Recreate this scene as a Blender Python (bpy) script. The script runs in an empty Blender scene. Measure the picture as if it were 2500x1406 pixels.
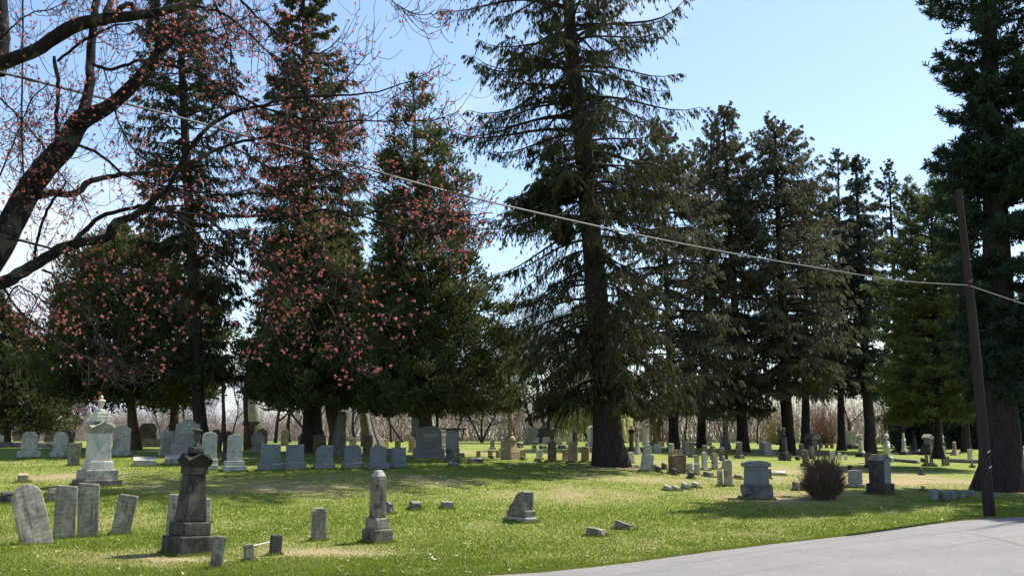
import bpy, bmesh, math, random
import numpy as np
from mathutils import Vector, Matrix, noise as mnoise

rng = np.random.default_rng(7)
random.seed(7)
SC = bpy.context.scene
COL = SC.collection

# ---------------------------------------------------------------- camera
F = 2500.0; CX = 1250.0; CY = 703.0; HOR = 1070.0
PITCH = math.atan((HOR - CY) / F)
CP, SP = math.cos(PITCH), math.sin(PITCH)
CAMZ = 2.0
cam_d = bpy.data.cameras.new("camera"); cam = bpy.data.objects.new("camera", cam_d); COL.objects.link(cam)
cam_d.sensor_width = 36.0; cam_d.lens = 36.0; cam_d.clip_start = 0.1; cam_d.clip_end = 5000
cam.location = (0, 0, CAMZ); cam.rotation_euler = (math.pi / 2 + PITCH, 0, 0)
SC.camera = cam

def ray(px, py):
    a = (px - CX) / F; b = (CY - py) / F
    y = CP - b * SP
    return a / y, (b * CP + SP) / y          # X/Y and Z/Y

def W(px, py, Y):
    u, v = ray(px, py)
    return np.array([u * Y, Y, CAMZ + v * Y])

# ---------------------------------------------------------------- lie of the land: ground row against distance, by direction
TAB = {
 -600: {12:1480,18.5:1350,24:1268,30:1190,35:1142,40:1115,46:1100,55:1089,70:1082,90:1079,200:1074},
 100: {12:1480,18.8:1335,24:1260,30:1183,36:1137,40:1116,46:1098,55:1087,70:1080,90:1078,200:1074},
 500: {12:1480,18.5:1350,24:1268,30:1192,34:1149,38:1126,42:1111,50:1097,60:1087,75:1081,90:1078,200:1074},
 1000:{12:1480,16:1400,20.6:1321,25:1246,30:1192,35:1143,42:1115,50:1100,60:1088,80:1080,200:1074},
 1250:{12:1478,16:1403,20:1330,24:1268,30:1205,36:1150,42:1122,50:1104,60:1091,80:1080,200:1074},
 1500:{12:1475,16:1395,20.5:1309,24:1264,30:1207,37:1138,42:1119,50:1104,62:1090,80:1081,200:1074},
 1750:{12:1470,16:1385,20:1315,25:1250,30:1208,33:1187,37:1163,42:1144,48:1125,56:1108,66:1094,80:1084,200:1075},
 2000:{12:1462,16:1370,20:1310,24:1263,29:1217,33:1191,38:1169,45:1148,52:1131,60:1113,70:1097,85:1086,200:1076},
 2250:{12:1452,18:1322,23:1263,28:1223,31:1205,36:1180,44:1155,52:1137,60:1119,70:1104,85:1092,200:1077},
 2500:{12:1442,18:1312,23:1262,28:1229,35:1199,44:1165,52:1143,60:1124,70:1107,85:1094,200:1077},
 3200:{12:1440,18:1310,23:1262,28:1229,35:1199,44:1168,52:1146,60:1126,70:1109,85:1096,200:1078},
}
_cols = np.array(sorted(TAB)); _ld = np.linspace(math.log(12), math.log(200), 120)
_G = np.array([[np.interp(math.exp(l), sorted(TAB[c]), [TAB[c][k] for k in sorted(TAB[c])]) for l in _ld] for c in _cols])
_cf = np.arange(-600, 3201, 40.0)
_G = np.array([[np.interp(c, _cols, _G[:, j]) for j in range(120)] for c in _cf])
def _blur(A, ax, r):
    k = np.exp(-0.5 * (np.arange(-3 * r, 3 * r + 1) / r) ** 2); k /= k.sum()
    P = [(0, 0), (0, 0)]; P[ax] = (3 * r, 3 * r)
    return np.apply_along_axis(lambda v: np.convolve(v, k, 'valid'), ax, np.pad(A, P, mode='reflect', reflect_type='odd'))
_G = _blur(_blur(_G, 0, 3), 1, 2)
def _row(px, Y):
    px = np.clip(px, -600, 3200); l = np.clip(np.log(np.clip(Y, 12, 200)), _ld[0], _ld[-1])
    i = np.clip((px + 600) / 40, 0, len(_cf) - 1.001); j = np.clip((l - _ld[0]) / (_ld[1] - _ld[0]), 0, 118.999)
    i0 = i.astype(int); j0 = j.astype(int); fi = i - i0; fj = j - j0
    return (_G[i0, j0] * (1 - fi) * (1 - fj) + _G[i0 + 1, j0] * fi * (1 - fj) + _G[i0, j0 + 1] * (1 - fi) * fj + _G[i0 + 1, j0 + 1] * fi * fj)
def ground(X, Y):
    X = np.asarray(X, float); Y = np.asarray(Y, float)
    Yc = np.maximum(Y, 12.0)
    px = CX + F * 1.012 * X / Yc
    by = _row(px, Yc)
    b = (CY - by) / F
    z = CAMZ + (b * CP + SP) / (CP - b * SP) * np.minimum(Yc, 200)
    t = np.clip(Y / 12.0, 0, 1)
    z = z * t + (CAMZ - 1.7) * (1 - t)
    return z + 0.025 * np.sin(X * 0.9 + 0.7 * np.sin(Y * .5)) * np.sin(Y * 0.6 + 1) * np.clip((60 - Y) / 30, 0, 1)
def gz(x, y): return float(ground(np.array([x]), np.array([y]))[0])
_YS = np.exp(np.linspace(math.log(12.5), math.log(195), 1500))
def hit(px, by):
    u, v = ray(px, by)
    z = CAMZ + v * _YS
    d = z - ground(u * _YS, _YS)
    k = np.where(d <= 0)[0]
    i = k[0] if len(k) else int(np.argmin(d))
    Y = float(_YS[i]); X = u * Y
    return X, Y, gz(X, Y)

# ---------------------------------------------------------------- mesh helpers
def tag(o, label=None, cat=None, group=None, kind=None):
    if label: o['label'] = label
    if cat: o['category'] = cat
    if group: o['group'] = group
    if kind: o['kind'] = kind
    return o
def empty(name, loc=(0, 0, 0), rz=0.0):
    o = bpy.data.objects.new(name, None); COL.objects.link(o)
    o.location = loc; o.rotation_euler = (0, 0, rz); o.empty_display_size = 0.2
    return o
def npmesh(name, V, Fc, m, parent=None, var=None, smooth=False, vname='var'):
    V = np.asarray(V, np.float32).reshape(-1, 3); Fc = np.asarray(Fc, np.int32)
    me = bpy.data.meshes.new(name); n, k = Fc.shape
    me.vertices.add(len(V)); me.vertices.foreach_set('co', V.ravel())
    me.loops.add(n * k); me.loops.foreach_set('vertex_index', Fc.ravel())
    me.polygons.add(n); me.polygons.foreach_set('loop_start', np.arange(0, n * k, k, dtype=np.int32))
    me.polygons.foreach_set('loop_total', np.full(n, k, np.int32))
    if smooth: me.polygons.foreach_set('use_smooth', np.ones(n, bool))
    me.update(calc_edges=True)
    if var is not None:
        at = me.attributes.new(vname, 'FLOAT', 'POINT'); at.data.foreach_set('value', np.asarray(var, np.float32).ravel())
    me.materials.append(m)
    o = bpy.data.objects.new(name, me); COL.objects.link(o)
    if parent: o.parent = parent
    return o
def local(V, o):                              # world points to a parent's frame (parents are moved, never scaled)
    V = np.asarray(V, float).reshape(-1, 3) - np.array(o.location)
    a = -o.rotation_euler[2]; c, s = math.cos(a), math.sin(a)
    return np.stack([V[:, 0] * c - V[:, 1] * s, V[:, 0] * s + V[:, 1] * c, V[:, 2]], 1)
def nrm(A): return A / np.maximum(np.linalg.norm(A, axis=-1, keepdims=True), 1e-9)
def tubes(P, R, sides=3, cap=False):
    P = np.asarray(P, float); R = np.asarray(R, float)
    n, k, _ = P.shape
    T = nrm(np.gradient(P, axis=1))
    ref = np.where(np.abs(nrm(P[:, -1] - P[:, 0])[:, None, 1:2]) > 0.6, np.array([.93, 0, .37]), np.array([0, 1.0, 0]))
    A = nrm(np.cross(T, ref)); B = np.cross(T, A)
    an = np.arange(sides) * 2 * math.pi / sides
    V = P[:, :, None] + R[:, :, None, None] * (A[:, :, None] * np.cos(an)[None, None, :, None] + B[:, :, None] * np.sin(an)[None, None, :, None])
    idx = np.arange(n * k * sides).reshape(n, k, sides)
    a = idx[:, :-1]; b = idx[:, 1:]; a2 = np.roll(a, -1, 2); b2 = np.roll(b, -1, 2)
    return V.reshape(-1, 3), np.stack([a, a2, b2, b], -1).reshape(-1, 4)
def join(parts):
    Vs, Fs, n = [], [], 0
    for V, Fc in parts:
        Vs.append(V); Fs.append(Fc + n); n += len(V)
    return np.concatenate(Vs), np.concatenate(Fs)
def diamonds(C, A, Wv):                        # leaf quads: base C, tip C+A, half width Wv
    n = len(C)
    V = np.stack([C, C + A * .5 + Wv, C + A, C + A * .5 - Wv], 1).reshape(-1, 3)
    return V, np.arange(n * 4).reshape(n, 4)
def rdir(n):
    return nrm(rng.normal(size=(n, 3)))
def spline(pts, n):                            # smooth curve through rows of pts (non-uniform Hermite)
    P = np.asarray(pts, float); m = len(P)
    d = np.r_[0, np.cumsum(np.linalg.norm(np.diff(P[:, :3], axis=0), axis=1))]
    T = np.empty_like(P); T[0] = (P[1] - P[0]) / (d[1] - d[0]); T[-1] = (P[-1] - P[-2]) / (d[-1] - d[-2])
    for i in range(1, m - 1):
        h0, h1 = d[i] - d[i - 1], d[i + 1] - d[i]
        T[i] = ((P[i] - P[i - 1]) / h0 * h1 + (P[i + 1] - P[i]) / h1 * h0) / (h0 + h1)
    x = np.linspace(0, d[-1], n); k = np.clip(np.searchsorted(d, x, 'right') - 1, 0, m - 2)
    h = (d[k + 1] - d[k])[:, None]; f = ((x - d[k]) / h[:, 0])[:, None]
    return (2 * f**3 - 3 * f**2 + 1) * P[k] + (f**3 - 2 * f**2 + f) * h * T[k] + (3 * f**2 - 2 * f**3) * P[k + 1] + (f**3 - f**2) * h * T[k + 1]

# ---------------------------------------------------------------- materials
def mat(name):
    m = bpy.data.materials.new(name); m.use_nodes = True
    nt = m.node_tree; b = nt.nodes['Principled BSDF']
    return m, nt, b
def nd(nt, t, **kw):
    n = nt.nodes.new(t)
    for k, v in kw.items():
        if k.startswith('i_'): n.inputs[k[2:].replace('_', ' ')].default_value = v
        else: setattr(n, k, v)
    return n
def L(nt, a, b): nt.links.new(a, b)
def ramp(nt, src, stops):
    r = nd(nt, 'ShaderNodeValToRGB'); e = r.color_ramp.elements
    while len(e) < len(stops): e.new(0.5)
    for q, (p, c) in zip(e, stops): q.position = p; q.color = (*c, 1)
    L(nt, src, r.inputs[0]); return r
def mixc(nt, fac, a, b, mode='MIX'):
    m = nd(nt, 'ShaderNodeMix', data_type='RGBA', blend_type=mode)
    for i, s in ((0, fac), (6, a), (7, b)):
        if hasattr(s, 'is_linked') or hasattr(s, 'links'): L(nt, s, m.inputs[i])
        else: m.inputs[i].default_value = s if i == 0 else (*s, 1)
    return m.outputs[2]
def noise(nt, vec, scale, detail=5, rough=.6, dist=0.0):
    n = nd(nt, 'ShaderNodeTexNoise'); n.inputs['Scale'].default_value = scale; n.inputs['Detail'].default_value = detail
    n.inputs['Roughness'].default_value = rough; n.inputs['Distortion'].default_value = dist
    if vec is not None: L(nt, vec, n.inputs['Vector'])
    return n.outputs['Fac']
def coords(nt, sc=(1, 1, 1), shift=True):
    tc = nd(nt, 'ShaderNodeTexCoord'); mp = nd(nt, 'ShaderNodeMapping')
    mp.inputs['Scale'].default_value = sc; L(nt, tc.outputs['Object'], mp.inputs['Vector'])
    if shift:
        oi = nd(nt, 'ShaderNodeObjectInfo'); vm = nd(nt, 'ShaderNodeMath', operation='MULTIPLY'); vm.inputs[1].default_value = 37.0
        L(nt, oi.outputs['Random'], vm.inputs[0]); cb = nd(nt, 'ShaderNodeCombineXYZ'); L(nt, vm.outputs[0], cb.inputs[0]); L(nt, vm.outputs[0], cb.inputs[2])
        L(nt, cb.outputs[0], mp.inputs['Location'])
    return mp.outputs[0]
def bump(nt, b, h, strength=.3, dist=.02):
    n = nd(nt, 'ShaderNodeBump'); n.inputs['Strength'].default_value = strength; n.inputs['Distance'].default_value = dist
    L(nt, h, n.inputs['Height']); L(nt, n.outputs[0], b.inputs['Normal'])

def stone(name, c, dark, stain=(.10, .085, .06), sa=.5, grain=60, lich=0.0, rough=.85, bs=.25, text=0.0):
    wb = (1.17, 1.08, .94); c, dark, stain = [tuple(q * w_ for q, w_ in zip(p, wb)) for p in (c, dark, stain)]
    m, nt, b = mat(name)
    v = coords(nt); vs = coords(nt, (7, 7, .9))
    big = noise(nt, v, 3.2, 6, .65, .6); fine = noise(nt, v, grain, 3, .7); strk = noise(nt, vs, 2.2, 5, .65)
    col = ramp(nt, big, [(.35, dark), (.62, c)]).outputs[0]
    f2 = ramp(nt, strk, [(.50, (0, 0, 0)), (.72, (sa, sa, sa))]).outputs[0]
    col = mixc(nt, f2, col, stain)
    f3 = ramp(nt, fine, [(.35, (.62, .62, .62)), (.65, (1.15, 1.15, 1.15))]).outputs[0]
    col = mixc(nt, 1.0, col, f3, 'MULTIPLY')
    if lich:
        vl = noise(nt, v, 9, 4, .7)
        col = mixc(nt, ramp(nt, vl, [(.55, (0, 0, 0)), (.66, (lich, lich, lich))]).outputs[0], col, (.30, .31, .24))
    if text:
        vz = coords(nt, (9, 1, 24), False); ln_ = noise(nt, vz, 1.0, 1, .4); wv = nd(nt, 'ShaderNodeTexWave', wave_type='BANDS', bands_direction='Z'); wv.inputs['Scale'].default_value = 3.6; wv.inputs['Distortion'].default_value = .4
        tc_ = nd(nt, 'ShaderNodeTexCoord'); L(nt, tc_.outputs['Object'], wv.inputs['Vector'])
        mm_ = nd(nt, 'ShaderNodeMath', operation='MULTIPLY'); L(nt, ramp(nt, wv.outputs['Fac'], [(.62, (0, 0, 0)), (.75, (1, 1, 1))]).outputs[0], mm_.inputs[0]); L(nt, ramp(nt, ln_, [(.46, (0, 0, 0)), (.52, (1, 1, 1))]).outputs[0], mm_.inputs[1])
        m3_ = nd(nt, 'ShaderNodeMath', operation='MULTIPLY'); m3_.inputs[1].default_value = text; L(nt, mm_.outputs[0], m3_.inputs[0]); col = mixc(nt, m3_.outputs[0], col, stain)
    L(nt, col, b.inputs['Base Color']); b.inputs['Roughness'].default_value = rough
    b.inputs['Specular IOR Level'].default_value = .3
    add = nd(nt, 'ShaderNodeMath', operation='ADD'); L(nt, big, add.inputs[0]); L(nt, fine, add.inputs[1])
    bump(nt, b, add.outputs[0], bs, .03)
    return m
def rough_stone(name, c, dark, **k):
    m = stone(name, c, dark, bs=.9, **k); return m
M = {}
M['white'] = stone('white_marble', (.62, .63, .60), (.38, .39, .38), (.12, .12, .10), .5)
M['marble'] = stone('weathered_marble', (.45, .46, .45), (.24, .25, .25), (.07, .07, .06), .7, text=.3)
M['slab'] = stone('old_slab_marble', (.40, .385, .35), (.15, .145, .13), (.045, .04, .034), .95, lich=.4, text=.25)
M['grey'] = stone('grey_granite', (.27, .28, .30), (.20, .21, .225), (.11, .11, .11), .25, 120)
M['blue'] = stone('blue_grey_granite', (.20, .22, .25), (.15, .165, .19), (.09, .09, .10), .25, 120)
M['dark'] = stone('dark_granite', (.085, .085, .09), (.035, .035, .037), (.02, .02, .02), .5)
M['black'] = stone('blackened_marble', (.085, .08, .075), (.018, .018, .018), (.008, .008, .008), .8, lich=.12)
M['stain'] = stone('black_stained_marble', (.24, .235, .215), (.055, .053, .05), (.02, .019, .016), .75, lich=.35)
M['brown'] = stone('brown_sandstone', (.20, .155, .105), (.10, .078, .055), (.04, .03, .02), .5)
M['tan'] = stone('tan_sandstone', (.38, .31, .22), (.23, .185, .13), (.08, .065, .05), .45)
M['pale'] = stone('pale_green_marble', (.47, .51, .49), (.30, .34, .33), (.14, .15, .14), .4, text=.3)
M['rock'] = rough_stone('rough_hewn_granite', (.22, .225, .23), (.07, .07, .075), sa=.4)
M['lichen'] = stone('lichened_stone', (.25, .24, .21), (.10, .095, .085), (.04, .035, .03), .6, lich=.8)

def bark(name, c, dark, sc=(5, 5, .8), lich=0.0, bs=.9, s=3.0):
    m, nt, b = mat(name)
    v = coords(nt, sc); n1 = noise(nt, v, s, 8, .7, .8); v2 = coords(nt, (1, 1, 1))
    col = ramp(nt, n1, [(.36, dark), (.66, c)]).outputs[0]
    if lich:
        n2 = noise(nt, v2, 3.2, 6, .7, .5)
        col = mixc(nt, ramp(nt, n2, [(.54, (0, 0, 0)), (.60, (lich, lich, lich))]).outputs[0], col, (.10, .105, .085))
    L(nt, col, b.inputs['Base Color']); b.inputs['Roughness'].default_value = .95
    b.inputs['Specular IOR Level'].default_value = .113
    bump(nt, b, n1, bs, .06)
    return m
M['bark'] = bark('spruce_bark', (.062, .05, .046), (.016, .014, .013))
M['bark_red'] = bark('cedar_bark', (.16, .10, .07), (.045, .028, .02), (9, 9, .5))
M['bark_grey'] = bark('weathered_grey_wood', (.30, .28, .26), (.07, .065, .06), (11, 11, .5))
M['bark_maple'] = bark('maple_bark', (.030, .026, .023), (.008, .007, .007), (4, 4, 2.5), lich=.75, s=4)
M['twig'] = bark('twig_bark', (.055, .042, .036), (.018, .014, .013), bs=.1)
M['twig_pale'] = bark('pale_twig_bark', (.20, .17, .155), (.10, .085, .08), bs=.1)
M['twig_dark'] = bark('dark_bare_bark', (.075, .066, .062), (.03, .027, .026), bs=.1)

def leaf(name, stops, trans=.3, rough=.6, tcol=None):
    m, nt, b = mat(name)
    at = nd(nt, 'ShaderNodeAttribute', attribute_name='var')
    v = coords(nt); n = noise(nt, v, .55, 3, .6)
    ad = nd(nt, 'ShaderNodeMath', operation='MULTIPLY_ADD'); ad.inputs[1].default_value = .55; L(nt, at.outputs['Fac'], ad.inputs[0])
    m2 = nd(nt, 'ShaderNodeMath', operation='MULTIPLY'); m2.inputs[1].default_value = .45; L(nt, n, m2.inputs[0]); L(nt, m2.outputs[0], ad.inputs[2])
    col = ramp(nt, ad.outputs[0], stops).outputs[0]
    L(nt, col, b.inputs['Base Color']); b.inputs['Roughness'].default_value = rough; b.inputs['Specular IOR Level'].default_value = .08
    tr = nd(nt, 'ShaderNodeBsdfTranslucent'); L(nt, col, tr.inputs['Color'])
    mx = nd(nt, 'ShaderNodeMixShader'); mx.inputs[0].default_value = trans
    L(nt, b.outputs[0], mx.inputs[1]); L(nt, tr.outputs[0], mx.inputs[2])
    L(nt, mx.outputs[0], nt.nodes['Material Output'].inputs['Surface'])
    return m
M['spruce'] = leaf('spruce_needles', [(.2, (0.030, 0.034, 0.015)), (.5, (0.054, 0.059, 0.026)), (.85, (0.108, 0.108, 0.041))], .3)
M['spruce_brown'] = leaf('brownish_spruce_needles', [(.2, (0.069, 0.071, 0.044)), (.5, (0.127, 0.127, 0.074)), (.85, (0.207, 0.196, 0.109))], .45)
M['spruce_blue'] = leaf('bluish_fir_needles', [(.2, (0.041, 0.054, 0.038)), (.5, (0.068, 0.084, 0.054)), (.85, (0.115, 0.135, 0.074))], .3)
M['cedar'] = leaf('cedar_sprays', [(.2, (0.035, 0.045, 0.019)), (.5, (0.075, 0.090, 0.035)), (.85, (0.181, 0.188, 0.062))], .38)
M['cedar_light'] = leaf('light_cedar_sprays', [(.2, (.035, .045, .020)), (.5, (.075, .088, .036)), (.85, (.14, .15, .055))], .3)
M['pine'] = leaf('pine_needles', [(.2, (0.019, 0.035, 0.024)), (.5, (0.036, 0.061, 0.038)), (.85, (0.074, 0.105, 0.054))], .2)
M['pine_light'] = leaf('sunlit_pine_needles', [(.2, (.05, .070, .028)), (.5, (.105, .135, .050)), (.85, (.21, .23, .085))], .4)
M['willow'] = leaf('willow_shoots', [(.2, (.46, .45, .22)), (.5, (.58, .56, .30)), (.85, (.68, .65, .38))], .55)
M['blossom'] = leaf('red_maple_blossom', [(.2, (.28, .075, .065)), (.5, (.52, .18, .155)), (.85, (.70, .38, .33))], .5)
M['grass'] = leaf('grass_blades', [(.05, (.115, .150, .022)), (.5, (.18, .235, .036)), (.75, (.30, .30, .09)), (1.0, (.44, .38, .19))], .35)
M['thicket'] = leaf('bare_woodland_twigs', [(.2, (.15, .115, .10)), (.5, (.29, .22, .195)), (.85, (.40, .315, .28))], .1)
M['redbud'] = leaf('reddish_bare_twigs', [(.2, (.22, .12, .11)), (.5, (.36, .19, .17)), (.85, (.45, .28, .24))], .2)
M['yellowtwig'] = leaf('yellow_forsythia_twigs', [(.2, (.24, .20, .07)), (.5, (.40, .33, .13)), (.85, (.50, .43, .2))], .2)
M['shrubtwig'] = leaf('brown_shrub_stems', [(.2, (.07, .042, .030)), (.5, (.17, .11, .08)), (.85, (.34, .25, .18))], .1)
M['litter'] = leaf('dead_leaves', [(.2, (.22, .13, .06)), (.45, (.42, .32, .18)), (.85, (.68, .60, .44))], .3)

def plain(name, c, rough=.7, metal=0.0, n=0.25, s=40):
    m, nt, b = mat(name); v = coords(nt); f = noise(nt, v, s, 4)
    r = ramp(nt, f, [(.3, tuple(x * (1 - n) for x in c)), (.7, tuple(min(1, x * (1 + n)) for x in c))])
    L(nt, r.outputs[0], b.inputs['Base Color']); b.inputs['Roughness'].default_value = rough; b.inputs['Metallic'].default_value = metal
    bump(nt, b, f, .15, .01); return m
M['iron'] = plain('black_iron', (.03, .03, .032), .5, .6)
M['cable'] = plain('black_cable_sheath', (.02, .02, .022), .55)
M['steel'] = plain('galvanised_strand', (.14, .14, .145), .6, .0)
M['polewood'] = bark('creosoted_pole_wood', (.065, .048, .045), (.022, .017, .016), (14, 14, .5), bs=.5)
M['whitepaint'] = plain('white_plastic', (.75, .75, .72), .5)
M['letter'] = plain('raised_granite_lettering', (.46, .46, .45), .8)
M['bloomred'] = plain('dried_red_flowers', (.35, .05, .05), .8)

# ---------------------------------------------------------------- light
SUNAZ = math.atan2(0.79, 0.61); SUNEL = math.radians(57)
sd = Vector((math.sin(SUNAZ) * math.cos(SUNEL), math.cos(SUNAZ) * math.cos(SUNEL), math.sin(SUNEL)))
ld = bpy.data.lights.new('sun', 'SUN'); ld.energy = 4.9; ld.angle = math.radians(.5); ld.color = (1, .95, .87)
lo = bpy.data.objects.new('sun', ld); COL.objects.link(lo); lo.rotation_euler = (-sd).to_track_quat('-Z', 'Y').to_euler(); lo.location = (30, 10, 60)
w = bpy.data.worlds.new('World'); SC.world = w; w.use_nodes = True; nt = w.node_tree
bg = nt.nodes['Background']; sky = nd(nt, 'ShaderNodeTexSky', sky_type='NISHITA', sun_disc=False, sun_elevation=SUNEL, sun_rotation=SUNAZ)
sky.air_density = 1.0; sky.dust_density = 0.7; sky.ozone_density = 2.0
tc = nd(nt, 'ShaderNodeTexCoord'); mp = nd(nt, 'ShaderNodeMapping'); mp.inputs['Scale'].default_value = (1, 1, 2.6); mp.inputs['Location'].default_value = (3.1, 0.4, 0.2)
L(nt, tc.outputs['Generated'], mp.inputs['Vector'])
cn = noise(nt, mp.outputs[0], 3.0, 7, .58, .3)
sx = nd(nt, 'ShaderNodeSeparateXYZ'); L(nt, tc.outputs['Generated'], sx.inputs[0])
# cumulus low in the west (left), clear air elsewhere
mx_ = nd(nt, 'ShaderNodeMapRange'); mx_.inputs[1].default_value = -.05; mx_.inputs[2].default_value = -.42; L(nt, sx.outputs[0], mx_.inputs[0])
mz_ = nd(nt, 'ShaderNodeMapRange'); mz_.inputs[1].default_value = .36; mz_.inputs[2].default_value = .12; L(nt, sx.outputs[2], mz_.inputs[0])
mm = nd(nt, 'ShaderNodeMath', operation='MULTIPLY'); L(nt, mx_.outputs[0], mm.inputs[0]); L(nt, mz_.outputs[0], mm.inputs[1])
cm = nd(nt, 'ShaderNodeMath', operation='MULTIPLY_ADD'); cm.inputs[1].default_value = .38; L(nt, mm.outputs[0], cm.inputs[0]); L(nt, cn, cm.inputs[2])
cf = ramp(nt, cm.outputs[0], [(.60, (0, 0, 0)), (.80, (.95, .95, .95))]).outputs[0]
skyc = mixc(nt, cf, sky.outputs[0], (4.2, 4.6, 5.2))
L(nt, skyc, bg.inputs['Color']); bg.inputs['Strength'].default_value = .113
SC.view_settings.view_transform = 'Standard'; SC.view_settings.look = 'None'; SC.view_settings.exposure = 1.0; SC.view_settings.gamma = 1.0
SC.cycles.max_bounces = 6; SC.cycles.diffuse_bounces = 4; SC.cycles.transmission_bounces = 3; SC.cycles.transparent_max_bounces = 4
SC.cycles.use_denoising = True

# ---------------------------------------------------------------- ground
def vnoise(X, Y, s, seed=0):
    r = np.random.default_rng(seed); T = r.random((64, 64))
    x = (X / s) % 64; y = (Y / s) % 64; i = x.astype(int); j = y.astype(int); f = x - i; g = y - j
    f = f * f * (3 - 2 * f); g = g * g * (3 - 2 * g)
    i %= 64; j %= 64; i2 = (i + 1) % 64; j2 = (j + 1) % 64
    return T[i, j] * (1 - f) * (1 - g) + T[i2, j] * f * (1 - g) + T[i, j2] * (1 - f) * g + T[i2, j2] * f * g
SPOTS = []   # px, py, radius x (m), radius y (m), strength
for q in [(785, 1348, 1.5, .75, 1.3), (640, 1345, .8, .4, .8), (460, 1365, 1.2, .4, .7), (300, 1375, 1.2, .4, .35), (200, 1160, 2.2, 1.3, .7), (90, 1160, 2, 1, .5),
          (520, 1180, 2.2, 1.6, .45), (700, 1180, 2.5, 1.8, .6), (850, 1170, 2.5, 1.5, .5), (1600, 1172, 1.6, 1.2, .95), (1480, 1215, 3, 2, .35),
          (1700, 1200, 2, 1.2, .5), (1950, 1215, 2.4, 1.3, .9), (1850, 1170, 3, 3, .75), (2150, 1175, 4, 3, .75), (2330, 1180, 4, 3.5, .7), (2000, 1150, 4, 4, .6),
          (1700, 1140, 3, 3, .5), (2060, 1205, 3, 1.3, .8), (1500, 1140, 1.6, .9, 1.1), (950, 1165, 3, 2, .35), (1150, 1105, 4, 3, .4), (2450, 1205, 2.5, 1.2, .9), (1300, 1310, 3, 1.5, .25), (1420, 1225, 3, 1, .35),(1350,1110,4,2,.35),(2250,1195,3,1.5,.6)]:
    x, y, _ = hit(q[0], q[1]); SPOTS.append((x, y, q[2], q[3], q[4]))
def dry(X, Y):
    d = np.zeros_like(X)
    for x, y, rx, ry, s in SPOTS:
        d = np.maximum(d, s * np.exp(-(((X - x) / rx) ** 2 + ((Y - y) / ry) ** 2) * .8))
    n = .5 * vnoise(X, Y, 2.3, 1) + .3 * vnoise(X, Y, .8, 2) + .2 * vnoise(X, Y, .33, 3)
    return np.clip(d * (.35 + 1.3 * n) + np.clip((n - .50) * 1.6, 0, .42), 0, 1.15)
xs = np.concatenate([np.linspace(-900, -60, 22), np.arange(-58, -26, 2), np.arange(-26, 26, .25), np.arange(26, 60, 2), np.linspace(62, 900, 22)])
ys = np.concatenate([np.linspace(-300, 6, 18), np.arange(7, 46, .25), np.arange(46.5, 100, 1.0), np.arange(102, 200, 6), np.linspace(205, 2500, 30)])
XX, YY = np.meshgrid(xs, ys); ZZ = ground(XX, YY)
nx, ny = len(xs), len(ys); idx = np.arange(nx * ny).reshape(ny, nx)
fc = np.stack([idx[:-1, :-1], idx[:-1, 1:], idx[1:, 1:], idx[1:, :-1]], -1).reshape(-1, 4)
m, nt, b = mat('lawn'); M['lawn'] = m
at = nd(nt, 'ShaderNodeAttribute', attribute_name='dry'); v = coords(nt, shift=False)
n1 = noise(nt, v, 18, 8, .75); n2 = noise(nt, v, 1.1, 6, .65); n3 = noise(nt, v, 70, 4, .7)
g1 = ramp(nt, n2, [(.3, (.125, .155, .026)), (.55, (.16, .20, .034)), (.75, (.24, .24, .070))]).outputs[0]
tn = ramp(nt, n1, [(.3, (.15, .115, .06)), (.55, (.30, .245, .13)), (.8, (.44, .37, .22))]).outputs[0]
ad = nd(nt, 'ShaderNodeMath', operation='MULTIPLY_ADD'); ad.inputs[1].default_value = .9; L(nt, n1, ad.inputs[0]); ad.inputs[2].default_value = -.45
ad2 = nd(nt, 'ShaderNodeMath', operation='ADD'); L(nt, at.outputs['Fac'], ad2.inputs[0]); L(nt, ad.outputs[0], ad2.inputs[1]); ad2.use_clamp = True
col = mixc(nt, ad2.outputs[0], g1, tn)
col = mixc(nt, 1.0, col, ramp(nt, n3, [(.3, (.78, .78, .78)), (.7, (1.3, 1.3, 1.3))]).outputs[0], 'MULTIPLY')
L(nt, col, b.inputs['Base Color']); b.inputs['Roughness'].default_value = .95; b.inputs['Specular IOR Level'].default_value = .1
bump(nt, b, n1, .8, .06)
g = npmesh('ground', np.stack([XX, YY, ZZ], -1), fc, m, var=dry(XX.ravel(), YY.ravel()), smooth=True, vname='dry'); tag(g, 'green lawn with dry tan patches rising to a low crest', None, None, 'structure')

# road: near edge beyond the frame, far edge runs up to the right
_e0 = hit(1200, 1406); _e1 = hit(2500, 1262); _em = hit(1850, 1334)
_ex = [-60, -20, _e0[0], _em[0], _e1[0], 40, 120]
_sl = (_e1[1] - _em[1]) / (_e1[0] - _em[0]); _s0 = (_em[1] - _e0[1]) / (_em[0] - _e0[0])
_ey = [_e0[1] + _s0 * (-60 - _e0[0]), _e0[1] + _s0 * (-20 - _e0[0]), _e0[1], _em[1], _e1[1], _e1[1] + _sl * (40 - _e1[0]) * .9, _e1[1] + _sl * (120 - _e1[0]) * .8]
def edge_y(X): return np.interp(X, _ex, _ey)
rx = np.arange(-22, 60, .12); nn = 30
off = np.linspace(0, 1, nn)
EY = edge_y(rx) + .10 * vnoise(rx, rx * 0, .5, 5) + .07 * vnoise(rx, rx * 0, .13, 6)
RX = np.repeat(rx[:, None], nn, 1); RY = EY[:, None] - off[None] * 8.6
RZ = ground(RX, RY) + .006 + .03 * np.clip(off * 8, 0, 1)[None]
idx = np.arange(len(rx) * nn).reshape(len(rx), nn)
fc = np.stack([idx[:-1, :-1], idx[:-1, 1:], idx[1:, 1:], idx[1:, :-1]], -1).reshape(-1, 4)[:, ::-1]
m, nt, b = mat('worn_asphalt')
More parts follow.
